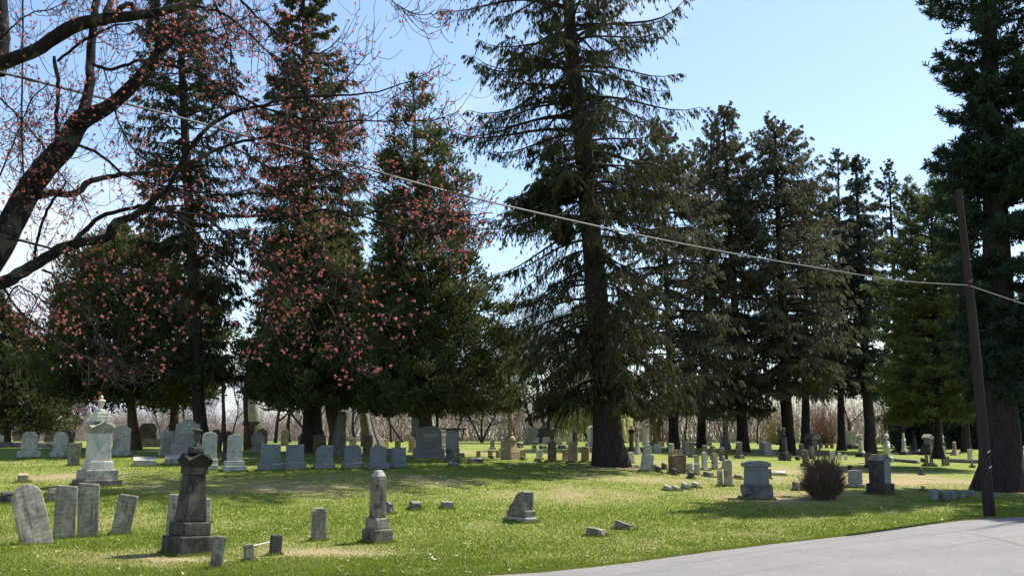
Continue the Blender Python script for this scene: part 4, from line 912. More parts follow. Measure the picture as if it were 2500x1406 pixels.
for px_, by_, l_ in ((2192, 1103, 'pale broken bough lying left of the cross topped monument'), (2230, 1108, 'pale broken bough lying right of the cross topped monument')):
    X, Y, Z = hit(px_, by_); P = np.array([[-.6, 0, .05], [-.1, .1, .14], [.5, 0, .10], [.9, -.1, .22]]); P2 = np.array([[.2, 0, .1], [-.3, .2, .5], [-.9, .2, 1.0], [-1.2, .3, 1.3]])
    P = P * .6; P2 = P2 * .5
    if px_ < 2200: P2[:, 0] *= -1
    V, Fc = tubes(np.array([P, P2]), np.array([[.10, .14, .12, .05], [.07, .06, .05, .03]]), 7); o = npmesh('broken_bough', V, Fc, M['twig_pale'], smooth=True); o.location = (X, Y, Z); tag(o, l_, 'branch', 'broken boughs')

# longer grass left by the mower round the feet of the nearer stones
GX, GY_, GH = [], [], []
for o in list(COL.objects):
    if o.parent is None and o.get('category') in ('headstone', 'monument', 'obelisk', 'grave marker') and o.location.y < 42:
        q = [o] + list(o.children); q = [k for k in q if k.type == 'MESH']
        if not q: continue
        base = q[0]; bb = [Vector(v) for v in base.bound_box]; hx = max(abs(v.x) for v in bb); hy = max(abs(v.y) for v in bb)
        n = int((hx + hy) * 1500); s_ = rng.uniform(-1, 1, n); w_ = rng.integers(0, 4, n); of = np.abs(rng.normal(0, .022, n)) + .004
        lx_ = np.where(w_ < 2, s_ * (hx + .03), np.where(w_ == 2, -hx - of, hx + of)); ly_ = np.where(w_ < 2, np.where(w_ == 0, -hy - of, hy + of), s_ * (hy + .03))
        a_ = o.rotation_euler[2]; GX.append(o.location.x + lx_ * math.cos(a_) - ly_ * math.sin(a_)); GY_.append(o.location.y + lx_ * math.sin(a_) + ly_ * math.cos(a_)); GH.append(rng.uniform(.03, .085, n))
X = np.concatenate(GX); Y = np.concatenate(GY_); H = np.concatenate(GH); n = len(X)
D = nrm(np.stack([rng.normal(0, .35, n), rng.normal(0, .35, n), np.ones(n)], 1)) * H[:, None]; an = rng.random(n) * 6.283; Wd = np.stack([np.cos(an), np.sin(an), an * 0], 1) * (.004 + .0003 * Y)[:, None]
C = np.stack([X, Y, ground(X, Y) - .004], 1); V = np.stack([C - Wd, C + Wd, C + D], 1).reshape(-1, 3)
gt = npmesh('grass_tufts', V, np.arange(n * 3).reshape(n, 3), M['grass'], var=np.repeat(np.clip(rng.normal(.5, .2, n), 0, 1), 3)); tag(gt, 'longer grass round the feet of the stones', 'grass', None, 'stuff')
# ================================================================ trees
def trunk_from_px(pts, Y, n=26, sides=14, flare=1.0, seed=0, gy=None, rough=.06):
    """pts: (px, py, apparent width) from the ground up, standing at distance Y"""
    s = F / (.99 * Y)
    P = np.array([[*W(a, b_, Y), c / s / 2] for a, b_, c in pts])
    Q = spline(P, n); Q[0, 2] -= .15
    V, Fc = tubes(Q[None, :, :3], Q[None, :, 3], sides)
    V = V.reshape(n, sides, 3); an = np.arange(sides) * 2 * math.pi / sides; C = Q[:, None, :3]
    r = np.random.default_rng(seed); ph = r.random(4) * 6.28
    for i in range(n):
        h = Q[i, 2] - Q[0, 2]
        fl = flare * math.exp(-h / .35) * .28
        mod = 1 + rough * np.sin(3 * an + ph[0] + h * .8) + rough * .7 * np.sin(5 * an + ph[1] - h * 1.3) + fl * (.6 + .6 * np.sin(5 * an + ph[2]))
        V[i] = C[i] + (V[i] - C[i]) * mod[:, None]
    return V.reshape(-1, 3), Fc, Q
def crown_fn(prof, Y):
    """prof rows: (py, left px, right px, trunk px) -> radii by height"""
    s = F / (.99 * Y); pr = sorted([(W(r[3], r[0], Y)[2], (r[3] - r[1]) / s, (r[2] - r[3]) / s) for r in prof])
    z = np.array([p[0] for p in pr]); l = np.array([p[1] for p in pr]); r_ = np.array([p[2] for p in pr])
    def f(zz, az):
        a = np.interp(zz, z, l); b_ = np.interp(zz, z, r_); c = np.cos(az); md = (a + b_) / 2
        side = np.where(c > 0, b_, a)
        return side * c ** 2 + md * (1 - c ** 2)
    return f, z[0], z[-1]

def spruce(name, label, group, px, by, trunk, prof, fm, n_branch=260, per=24, sp=14, Y=None, hang=1.0, seed=1, sl=(.14, .34), sw=(.014, .030), gap=0.0, up=.18, droop=.55, turn=.28, base_z=None, mixbrown=0, tuft=False, bark_='bark', r0=None, limbs=None, shade=.0, wide=1.0, t0=.22):
    global rng
    rng = np.random.default_rng(seed)
    if Y is None: X, Y, Z = hit(px, by)
    else: X = ray(px, by)[0] * Y; Z = gz(X, Y)
    e = empty(name, (X, Y, Z)); tag(e, label, 'tree', group)
    V, Fc, Q = trunk_from_px(trunk, Y, seed=seed); npmesh('trunk', local(V, e), Fc, M[bark_], e, smooth=True)
    f, z0, z1 = crown_fn(prof, Y)
    n = n_branch
    u = rng.random(n) ** 1.02; zb = z0 + (z1 - z0) * (np.sort(u)); zb = z0 + np.round((zb - z0) / .42) * .42 + rng.normal(0, .10, n); zb = np.clip(zb, z0 + .2, None); zb = np.where(zb > z1 - .15, z1 - .1 - rng.random(n) * 1.2, zb)
    az = (np.arange(n) * 2.39996 + rng.normal(0, .35, n)) % 6.28318
    tipz = zb - .3 * f(zb, az)
    Lr = f(np.maximum(tipz, z0 + .1), az) * rng.uniform(.72, 1.06, n) * wide
    if gap: Lr *= np.where(rng.random(n) < gap, rng.uniform(.2, .6, n), 1)
    Lr = np.maximum(Lr, .25)
    bx = np.interp(zb, Q[:, 2], Q[:, 0]); byy = np.interp(zb, Q[:, 2], Q[:, 1]); br = np.interp(zb, Q[:, 2], Q[:, 3])
    D = np.stack([np.cos(az), np.sin(az), az * 0], 1)
    k = 9; t = np.linspace(0, 1, k)[None, :]
    hh = (zb - z0) / (z1 - z0)
    upv = (up + .35 * hh ** 2 + 1.1 * np.clip((hh - .8) / .2, 0, 1))[:, None] * rng.uniform(.6, 1.3, (n, 1)); dr_ = (droop * (1 - .55 * hh))[:, None] * rng.uniform(.8, 1.25, (n, 1))
    rise = Lr[:, None] * (upv * t - dr_ * t ** 2 * 1.3 + turn * t ** 4)
    side = np.stack([-D[:, 1], D[:, 0], D[:, 2]], 1); wob = (rng.normal(0, .08, n) * Lr)[:, None] * np.sin(t * 3.0)
    P = np.stack([bx, byy, zb], 1)[:, None] + D[:, None] * (Lr[:, None] * t)[..., None] + side[:, None] * wob[..., None]; P[..., 2] += rise
    lowz = z0 - .1 + rng.random(n) * .5; P[..., 2] = np.where(P[..., 2] < lowz[:, None], lowz[:, None] + .25 * (P[..., 2] - lowz[:, None]), P[..., 2])
    R = np.maximum(.012, .010 + Lr * .014)[:, None] * (1 - .85 * t)
    parts = [tubes(P, R, 4)]
    # branchlets
    m = n * per; bi = np.repeat(np.arange(n), per); tb = np.clip(np.tile(np.linspace(t0, 1, per), n) + rng.normal(0, .03, m), .12, 1)
    kp = rng.random(m) < np.clip(.22 + Lr[bi] / 2.4, 0, 1); bi = bi[kp]; tb = tb[kp]; m = len(bi)
    fi = tb * (k - 1); i0 = np.minimum(fi.astype(int), k - 2); ff = (fi - i0)[:, None]
    O = P[bi, i0] * (1 - ff) + P[bi, i0 + 1] * ff; T = nrm(P[bi, i0 + 1] - P[bi, i0])
    sg = np.where(rng.random(m) < .5, -1, 1)[:, None]; S = side[bi]
    ll = (.10 + np.minimum(.14, .10 * Lr[bi]) + .30 * Lr[bi] * (1.08 - tb)) * rng.uniform(.6, 1.25, m); ll = np.minimum(ll, 1.5)
    dv = nrm(S * sg * rng.uniform(.3, 1, (m, 1)) + T * rng.uniform(.3, .9, (m, 1)) + rng.normal(0, .15, (m, 3)))
    kk = 5; q = np.linspace(0, 1, kk)[None, :]
    Pb = O[:, None] + dv[:, None] * (ll[:, None] * q)[..., None]; Pb[..., 2] -= ll[:, None] * (.75 * hang * q ** 1.6) * rng.uniform(.5, 1.3, (m, 1))
    parts.append(tubes(Pb, np.full((m, kk), .007) * (1.25 - q), 3))
    V, Fc = join(parts); npmesh('branches', local(V, e), Fc, M['twig'], e, smooth=True)
    # needle sprays
    c = m * sp; ci = np.repeat(np.arange(m), sp); qq = rng.random(c) ** .8; fi = qq * (kk - 1); i0 = np.minimum(fi.astype(int), kk - 2); ff = (fi - i0)[:, None]
    C = Pb[ci, i0] * (1 - ff) + Pb[ci, i0 + 1] * ff + rng.normal(0, .015, (c, 3)); T = nrm(Pb[ci, i0 + 1] - Pb[ci, i0])
    if tuft:
        A = nrm(T * .5 + rdir(c) + np.array([0, 0, .35])); ln = rng.uniform(*sl, c)
    else:
        A = nrm(T * .55 + rng.normal(0, .38, (c, 3)) + np.array([0, 0, -1.0 * hang])); ln = rng.uniform(*sl, c) * (1.05 - .35 * qq) * np.clip(.45 + .4 * Lr[bi][ci], .5, 1)
    wd = rng.uniform(*sw, c)
    Wv = nrm(np.cross(A, rdir(c))) * wd[:, None]
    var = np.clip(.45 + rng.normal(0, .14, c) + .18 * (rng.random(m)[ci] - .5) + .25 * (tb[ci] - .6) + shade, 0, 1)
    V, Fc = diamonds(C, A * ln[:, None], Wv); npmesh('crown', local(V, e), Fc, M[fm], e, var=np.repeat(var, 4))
    return e, Q

def dense(name, label, group, px, by, trunk, prof, fm, nleaf=60000, Y=None, seed=1, sl=(.12, .28), sw=(.022, .05), clump=.42, ncl=900, bark_='bark_red', up=.8, ragged=.13, stems=(), fill=.06, open_top=0.0):
    global rng
    rng = np.random.default_rng(seed)
    if Y is None: X, Y, Z = hit(px, by)
    else: X = ray(px, by)[0] * Y; Z = gz(X, Y)
    e = empty(name, (X, Y, Z)); tag(e, label, 'tree', group)
    V, Fc, Q = trunk_from_px(trunk, Y, seed=seed, rough=.1); npmesh('trunk', local(V, e), Fc, M[bark_], e, smooth=True)
    for st in stems:
        V2, F2, _ = trunk_from_px(st, Y + .3, seed=seed + 5, rough=.14, flare=.4); npmesh('stem', local(V2, e), F2, M[bark_], e, smooth=True)
    f, z0, z1 = crown_fn(prof, Y)
    zz = np.linspace(z0, z1, 200); wgt = np.maximum(f(zz, zz * 0) + f(zz, zz * 0 + 3.14), .2); cdf = np.cumsum(wgt); cdf /= cdf[-1]
    ph = rng.random(12) * 6.28
    def lump(z, az): return 1 + ragged * (np.sin(3 * az + z * .9 + ph[0]) * .5 + np.sin(5 * az - z * 1.7 + ph[1]) * .5 + np.sin(8 * az + z * 2.9 + ph[2]) * .4)
    cx = lambda z: np.interp(z, Q[:, 2], Q[:, 0]); cy = lambda z: np.interp(z, Q[:, 2], Q[:, 1])
    # boughs ending in clumps
    z = np.interp(rng.random(ncl), cdf, zz); kp = rng.random(ncl) > open_top * np.clip((z - z0) / (z1 - z0) * 2 - .7, 0, 1); z = z[kp]; ncl = len(z); az = rng.random(ncl) * 6.283
    R = f(z, az) * lump(z, az) * (1 - .55 * rng.random(ncl) ** 1.7) * np.where(rng.random(ncl) < .16, rng.uniform(1.02, 1.24, ncl), 1)
    R = np.maximum(R - clump * .5, .05)
    Cc = np.stack([cx(z) + R * np.cos(az), cy(z) + R * np.sin(az), z], 1)
    zo = np.maximum(z - .35 * R, z0 + .9); O = np.stack([cx(zo), cy(zo), zo], 1)
    t = np.linspace(0, 1, 5)[None, :, None]; P = O[:, None] * (1 - t) + Cc[:, None] * t; P[..., 2] += -(.12 * R)[:, None] * np.sin(np.pi * t[..., 0])
    V, Fc = tubes(P, (.012 + .006 * R)[:, None] * (1.1 - t[..., 0]), 3); npmesh('branches', local(V, e), Fc, M['twig'], e, smooth=True)
    n1 = int(nleaf * (1 - fill)); ci = rng.integers(0, ncl, n1); rc = clump * rng.uniform(.5, 1.35, ncl) * np.clip(.35 + R / 1.6, .45, 1)
    outw = np.stack([np.cos(az), np.sin(az), az * 0], 1)
    d = rdir(n1) * (rng.random(n1) ** .45)[:, None] * rc[ci][:, None] * np.array([1, 1, .8])
    C = Cc[ci] + d
    A = nrm(outw[ci] * .55 + np.array([0, 0, up]) + nrm(d) * .5 + rng.normal(0, .45, (n1, 3)))
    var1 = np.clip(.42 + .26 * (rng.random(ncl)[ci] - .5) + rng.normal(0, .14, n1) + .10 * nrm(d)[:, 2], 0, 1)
    n2 = nleaf - n1; z = np.interp(rng.random(n2), cdf, zz); a2 = rng.random(n2) * 6.283; R2 = f(z, a2) * lump(z, a2) * rng.uniform(.25, .97, n2)
    C2 = np.stack([cx(z) + R2 * np.cos(a2), cy(z) + R2 * np.sin(a2), z], 1); A2 = nrm(np.stack([np.cos(a2), np.sin(a2), a2 * 0 + up], 1) + rng.normal(0, .6, (n2, 3)))
    C = np.r_[C, C2]; A = np.r_[A, A2]; n = len(C)
    ln = rng.uniform(*sl, n); wd = rng.uniform(*sw, n); Wv = nrm(np.cross(A, rdir(n))) * wd[:, None]
    V, Fc = diamonds(C - A * (ln * .5)[:, None], A * ln[:, None], Wv)
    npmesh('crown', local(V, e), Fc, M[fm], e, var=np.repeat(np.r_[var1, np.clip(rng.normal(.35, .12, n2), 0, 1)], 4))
    return e

# ---- the giant spruce in the middle
GY = hit(1492, 1137)[1]
spruce('spruce_tree', 'giant spruce with bare lower trunk, drooping boughs and sky showing through, centre', 'spruces', 1492, 1137,
       [(1494, 1142, 86), (1490, 1100, 76), (1484, 1040, 70), (1478, 950, 64), (1462, 800, 58), (1450, 640, 52), (1436, 480, 48), (1418, 320, 44), (1402, 180, 38), (1388, 10, 29), (1380, -160, 20), (1374, -330, 11), (1370, -430, 4)],
       [(985, 1330, 1640, 1482), (950, 1285, 1700, 1480), (860, 1255, 1650, 1468), (760, 1215, 1620, 1458), (640, 1175, 1610, 1450), (520, 1165, 1640, 1440), (440, 1150, 1660, 1432), (330, 1120, 1690, 1418), (240, 1125, 1690, 1408), (130, 1085, 1670, 1397), (20, 1055, 1690, 1388), (-120, 1120, 1620, 1382), (-280, 1230, 1500, 1375), (-430, 1355, 1385, 1370)],
       'spruce', n_branch=350, per=27, sp=15, seed=11, hang=1.1, gap=.3, wide=1.14, t0=.36, droop=.72, turn=.40)
# dense dark tangle where the boughs leave the trunk
def clumpmass(px, py, Y, rx, rz, n, fm, parent, seed):
    global rng
    rng = np.random.default_rng(seed); C0 = W(px, py, Y); d = rdir(n) * (rng.random(n) ** .4)[:, None] * np.array([rx, rx * .8, rz])
    C = C0 + d; A = nrm(rng.normal(0, .5, (n, 3)) + [0, 0, -.9]); ln = rng.uniform(.12, .32, n); Wv = nrm(np.cross(A, rdir(n))) * rng.uniform(.02, .04, n)[:, None]
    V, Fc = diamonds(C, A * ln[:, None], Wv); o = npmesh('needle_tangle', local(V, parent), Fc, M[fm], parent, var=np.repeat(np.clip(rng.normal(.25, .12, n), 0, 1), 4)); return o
gsp = bpy.data.objects['spruce_tree']
for q_, (a_, b_, r_, z_, n_) in enumerate(((1400, 440, .75, .40, 2600), (1360, 470, .8, .45, 2600), (1325, 470, .6, .3, 1300), (1340, 520, .55, .5, 1500), (1375, 560, .45, .6, 1200), (1290, 500, .5, .35, 900))):
    clumpmass(a_, b_, GY - .2, r_, z_, n_, 'spruce', gsp, 3 + q_)
# ---- tall spruce at left behind the maple
spruce('spruce_tree', 'tall open branched spruce at left with tiered boughs against the sky', 'spruces', 490, 1095,
       [(494, 1096, 42), (488, 1020, 32), (482, 900, 29), (474, 720, 26), (464, 540, 24), (452, 350, 21), (446, 200, 18), (440, 60, 14), (436, -120, 9), (432, -260, 4)],
       [(930, 400, 575, 484), (820, 380, 590, 478), (700, 350, 600, 472), (600, 340, 610, 468), (500, 330, 600, 462), (420, 330, 600, 456), (340, 330, 620, 452), (260, 330, 590, 448), (180, 320, 570, 445), (100, 320, 545, 441), (20, 340, 520, 439), (-100, 370, 500, 436), (-270, 425, 440, 432)],
       'spruce', n_branch=290, per=21, sp=14, seed=21, wide=1.12, hang=.85, gap=.2, up=.25, droop=.42, turn=.3, sl=(.16, .36), sw=(.02, .036), Y=46)
# ---- cedars
dense('cedar_tree', 'broad rounded dark cedar at far left under the maple boughs', 'cedars', 300, 1092,
      [(330, 1092, 30), (322, 1000, 20), (305, 850, 16), (290, 640, 6)],
      [(985, 130, 470, 300), (930, 105, 560, 310), (850, 112, 585, 320), (780, 140, 575, 320), (700, 160, 555, 320), (640, 215, 520, 320), (590, 290, 440, 335), (550, 330, 400, 345)],
      'cedar', 60000, Y=49, seed=31, ncl=850, clump=.62, sl=(.16, .36), sw=(.03, .06),
      stems=([(424, 1094, 30), (425, 1040, 21), (428, 960, 19), (425, 860, 10)],))
spruce('spruce_tree', 'broad spruce with a thick trunk, its open top crossed by red blossom', 'spruces', 765, 1098,
      [(766, 1098, 62), (763, 1050, 48), (762, 980, 44), (760, 800, 36), (752, 500, 25), (745, 200, 15), (738, -120, 6)],
      [(960, 600, 930, 762), (850, 585, 940, 760), (760, 600, 935, 757), (660, 585, 925, 755), (560, 600, 925, 752), (470, 605, 920, 750), (380, 615, 900, 748), (300, 625, 890, 746), (220, 645, 860, 744), (140, 665, 840, 742), (40, 680, 810, 741), (-60, 705, 780, 739), (-130, 735, 745, 738)],
      'cedar', n_branch=300, per=24, sp=15, Y=47.5, seed=35, hang=.8, up=.2, droop=.45, turn=.25, sl=(.16, .34), sw=(.022, .04), gap=.15, t0=.3)
dense('cedar_tree', 'full dark cedar low in front of the thick trunked spruce behind the granite row', 'cedars', 818, 1100,
      [(818, 1106, 40), (822, 1060, 30), (812, 1010, 30), (800, 900, 24), (780, 700, 12), (770, 520, 3)],
      [(990, 600, 935, 770), (930, 570, 965, 770), (850, 578, 955, 768), (760, 610, 940, 765), (660, 625, 900, 765), (580, 660, 870, 768), (520, 720, 810, 770)],
      'cedar', 70000, Y=46, seed=32, ncl=950, clump=.50, ragged=.16, sl=(.14, .32), sw=(.024, .05), open_top=.4,
      stems=([(545, 1070, 12), (546, 1020, 9), (545, 960, 8), (548, 900, 5)], [(604, 1085, 16), (601, 1040, 11), (600, 960, 12), (604, 900, 6)]))
dense('cedar_tree', 'dense pointed cedar with a straight reddish trunk left of the giant spruce', 'cedars', 1040, 1112,
      [(1040, 1112, 46), (1040, 1060, 34), (1036, 1000, 32), (1030, 900, 28), (1024, 700, 20), (1018, 500, 14), (1012, 300, 8), (1008, 175, 3)],
      [(1005, 930, 1230, 1036), (985, 890, 1290, 1036), (930, 870, 1300, 1034), (860, 870, 1280, 1030), (780, 880, 1255, 1028), (700, 900, 1220, 1024), (620, 915, 1180, 1022), (540, 905, 1160, 1019), (460, 910, 1145, 1016), (380, 920, 1135, 1014), (310, 938, 1118, 1012), (240, 960, 1082, 1010), (180, 992, 1040, 1009)],
      'cedar', 100000, Y=43, seed=33, ncl=1300, clump=.46, sl=(.12, .28), sw=(.02, .045), ragged=.17, open_top=.75,
      stems=([(1066, 1100, 9), (1067, 1040, 7), (1068, 970, 6)], [(1246, 1045, 10), (1247, 1010, 10), (1246, 960, 8), (1240, 900, 4)]))
dense('cedar_tree', 'lighter green cedar cut off by the left edge', 'cedars', 20, 1095,
      [(20, 1095, 16), (18, 1000, 12), (10, 850, 8), (0, 740, 3)],
      [(1050, -110, 150, 15), (1000, -110, 160, 15), (930, -100, 125, 12), (860, -90, 95, 10), (800, -70, 70, 6), (750, -50, 30, 2), (715, -15, 10, 0)],
      'cedar_light', 34000, Y=53, seed=34, ncl=520, clump=.5, ragged=.16, sl=(.16, .34), sw=(.03, .055))
# twisted grey trunks and the dead stump beneath the cedars
def deadwood(name, label, px, by, stems, Y, mt='bark_grey', cat='stump', rough=.16):
    X = ray(px, by)[0] * Y; e = empty(name, (X, Y, gz(X, Y))); tag(e, label, cat)
    for i, st in enumerate(stems):
        V, Fc, Q = trunk_from_px(st, Y + i * .12, n=16, seed=px + i, rough=rough, flare=.8); npmesh('trunk' if i == 0 else 'split_stem', local(V, e), Fc, M[mt], e, smooth=True)
deadwood('dead_stump', 'bleached split dead stump leaning on the cedar trunk behind the granite row', 832, 1108,
         [[(832, 1112, 34), (832, 1080, 26), (834, 1040, 22), (836, 1012, 21), (836, 1004, 14)], [(816, 1112, 22), (818, 1080, 14), (820, 1050, 10), (821, 1032, 3)]], 45.5)
deadwood('twisted_tree', 'twisted grey trunk splitting at its foot under the cedar canopy', 892, 1095,
         [[(902, 1080, 34), (896, 1050, 28), (889, 1010, 24), (884, 970, 24), (880, 920, 18), (876, 860, 8)], [(926, 1084, 22), (916, 1062, 14), (908, 1036, 8), (902, 1010, 3)]], 52, cat='tree')

# ---- the row of spruces at right
rowlab = 'spruces'
def sp_px(label, px, by, Y, top, w, prof, fm, seed, nb=230, per=20, sp=15, second=None, hang=1.0, gap=.12, **kw):
    tx, ty = top; w = w * .8; tr = [(px, by + 6, w * 1.2), (px, by - 14, w * 1.05), (px, by - 40, w)]
    for q in (.15, .35, .6, .85): tr.append((px + (tx - px) * q, by + (ty - by) * q, w * (1 - .8 * q)))
    tr.append((tx, ty, 2))
    pr = []
    for (y, l, r) in prof:
        q = (by - y) / (by - ty); cx_ = px + (tx - px) * q; k_ = 1.28 if q < .8 else 1.0; pr.append((y, cx_ - (cx_ - l) * k_, cx_ + (r - cx_) * k_, cx_))
    pr.append((ty - 3, tx - 4, tx + 4, tx))
    return spruce('spruce_tree', label, rowlab, px, by, tr, pr, fm, n_branch=nb, per=per, sp=sp, seed=seed, Y=Y, hang=hang, gap=gap, sl=(.16, .36), sw=(.022, .042), **kw)
sp_px('brown green spruce just right of the giant one, its crown overlapping it', 1645, 1092, 58, (1612, 330), 30,
      [(1010, 1520, 1760), (900, 1500, 1790), (780, 1490, 1790), (650, 1490, 1770), (540, 1500, 1740), (450, 1530, 1720), (380, 1560, 1670)], 'spruce_brown', 41, nb=180, per=22, sp=18)
sp_px('spruce whose top is the left of two close tips right of the giant one', 1712, 1092, 66, (1738, 292), 26,
      [(1010, 1640, 1800), (900, 1620, 1810), (760, 1630, 1820), (620, 1640, 1810), (500, 1660, 1800), (400, 1680, 1780), (340, 1705, 1765)], 'spruce_brown', 42, nb=188)
sp_px('tall spruce with the highest tip of the right hand row', 1812, 1092, 62, (1766, 268), 33,
      [(1000, 1700, 1870), (900, 1690, 1880), (780, 1690, 1870), (640, 1680, 1860), (520, 1690, 1850), (420, 1700, 1835), (350, 1715, 1815), (300, 1740, 1800)], 'spruce_brown', 43, nb=237)
sp_px('broad spruce behind the blackened urn obelisk, its trunk thickest of the middle pair', 1924, 1092, 62, (1890, 305), 37,
      [(960, 1820, 2030), (880, 1790, 2060), (780, 1800, 2070), (680, 1800, 2060), (570, 1800, 2030), (470, 1815, 1995), (400, 1830, 1975), (340, 1855, 1930)], 'spruce_brown', 44, nb=262)
sp_px('shorter spruce with a slim trunk between two thicker ones', 1966, 1092, 68, (1968, 440), 27,
      [(950, 1900, 2080), (860, 1890, 2090), (760, 1890, 2080), (640, 1890, 2060), (530, 1920, 2030), (480, 1940, 2005)], 'spruce_brown', 45, nb=164)
sp_px('dark bluish spruce with clustered tips fourth along the right hand row', 2054, 1094, 70, (2046, 372), 23,
      [(950, 1980, 2110), (860, 1970, 2120), (740, 1980, 2120), (600, 1985, 2115), (500, 1990, 2110), (430, 2005, 2090)], 'spruce_blue', 46, nb=188, hang=.8)
sp_px('dark spruce just right of the bluish one with a shorter blunt tip', 2124, 1096, 66, (2088, 388), 33,
      [(960, 2070, 2180), (860, 2050, 2190), (740, 2050, 2180), (600, 2060, 2160), (500, 2065, 2140), (430, 2080, 2125)], 'spruce_blue', 47, nb=180, hang=.8)
sp_px('thin open topped spruce, last of the row before the pines', 2200, 1097, 70, (2170, 402), 22,
      [(960, 2140, 2260), (820, 2120, 2260), (700, 2120, 2255), (580, 2120, 2245), (500, 2130, 2230), (440, 2145, 2205)], 'spruce', 48, nb=139, gap=.3)
# ---- pines at far right
spruce('pine_tree', 'huge dark pine filling the right edge behind the utility pole', 'pines', 2442, 1198,
       [(2444, 1204, 130), (2442, 1170, 108), (2440, 1080, 98), (2438, 900, 88), (2432, 600, 64), (2422, 300, 46), (2414, 100, 38), (2410, -60, 30), (2406, -200, 20), (2403, -330, 5)],
       [(985, 2380, 2560, 2440), (900, 2330, 2640, 2438), (800, 2320, 2700, 2436), (680, 2310, 2700, 2434), (560, 2310, 2700, 2430), (470, 2270, 2690, 2428), (420, 2300, 2680, 2426), (300, 2300, 2660, 2422), (240, 2310, 2650, 2419), (180, 2290, 2640, 2417), (100, 2250, 2640, 2414), (40, 2225, 2640, 2412), (-60, 2240, 2600, 2410), (-200, 2290, 2540, 2406), (-320, 2380, 2430, 2403)],
       'pine', n_branch=330, per=28, sp=22, seed=51, hang=.15, gap=.3, tuft=True, up=.10, droop=.22, turn=.25, sl=(.14, .26), sw=(.018, .032))
spruce('pine_tree', 'younger pine with sunlit yellow green lower boughs left of the utility pole', 'pines', 2292, 1108,
       [(2292, 1112, 26), (2290, 1080, 18), (2288, 960, 17), (2284, 800, 14), (2278, 640, 9), (2272, 500, 3)],
       [(1030, 2150, 2400, 2290), (980, 2110, 2440, 2290), (900, 2125, 2440, 2288), (830, 2130, 2430, 2286), (740, 2120, 2420, 2282), (660, 2160, 2400, 2280), (580, 2190, 2370, 2276), (510, 2235, 2310, 2272)],
       'pine_light', n_branch=210, per=22, sp=16, seed=52, hang=.1, tuft=True, up=.12, droop=.25, turn=.25, sl=(.16, .30), sw=(.02, .035), Y=50)
spruce('pine_tree', 'pine standing just outside the right edge, its shade on the lawn by the pole', 'pines', 2960, 1215,  # unseen pine, inferred from stray boughs and shade, added to cast that shade
       [(2960, 1240, 90), (2958, 1150, 70), (2955, 900, 60), (2950, 500, 44), (2945, 100, 30), (2940, -300, 20), (2935, -900, 5)],
       [(880, 2700, 3230, 2955), (700, 2610, 3320, 2952), (400, 2600, 3330, 2948), (100, 2660, 3250, 2945), (-150, 2740, 3150, 2941), (-420, 2900, 2980, 2938)],
       'pine', n_branch=240, per=20, sp=14, seed=54, hang=.15, gap=.3, tuft=True, up=.10, droop=.22, turn=.25, sl=(.2, .36), sw=(.04, .06), Y=31)
# dark evergreens beyond the pines
for i, (px, ty, w, lab) in enumerate(((2235, 700, 70, 'dark evergreen in the shade behind the white ball monument'), (2330, 640, 90, 'dark evergreen in the shade behind the house shaped tomb'), (2420, 620, 90, 'dark evergreen hidden mostly by the great pine'), (2530, 600, 100, 'dark evergreen at the right edge behind the white slab'))):
    dense('evergreen_tree', lab, 'dark evergreens', px, 1090, [(px, 1100, 20), (px, 1000, 16), (px, 850, 10), (px, ty, 4)],
          [(1086, px - w * .8, px + w * .8, px), (1040, px - w, px + w, px), (900, px - w * .9, px + w * .9, px), (780, px - w * .6, px + w * .6, px), (ty, px - 8, px + 8, px)],
          'pine', 22000, Y=82 + i * 2, seed=60 + i, ncl=420, clump=.7, sl=(.3, .6), sw=(.06, .12), bark_='bark')
for px, Y, l in ((2290, 74, 'bare grey trunked pine, left of two behind the small column stone'), (2358, 72, 'bare grey trunked pine, right of two before the dark evergreens')):
    sp = spruce('pine_tree', l, 'pines', px, 1100, [(px, 1104, 24), (px - 1, 1050, 19), (px - 3, 900, 17), (px - 6, 700, 10), (px - 8, 560, 3)],
           [(960, px - 40, px + 50, px - 2), (850, px - 50, px + 50, px - 3), (700, px - 45, px + 45, px - 6), (570, px - 10, px + 10, px - 8)], 'pine', n_branch=60, per=14, sp=12, seed=int(Y), hang=.2, tuft=True, Y=Y, sl=(.3, .5), sw=(.03, .06))

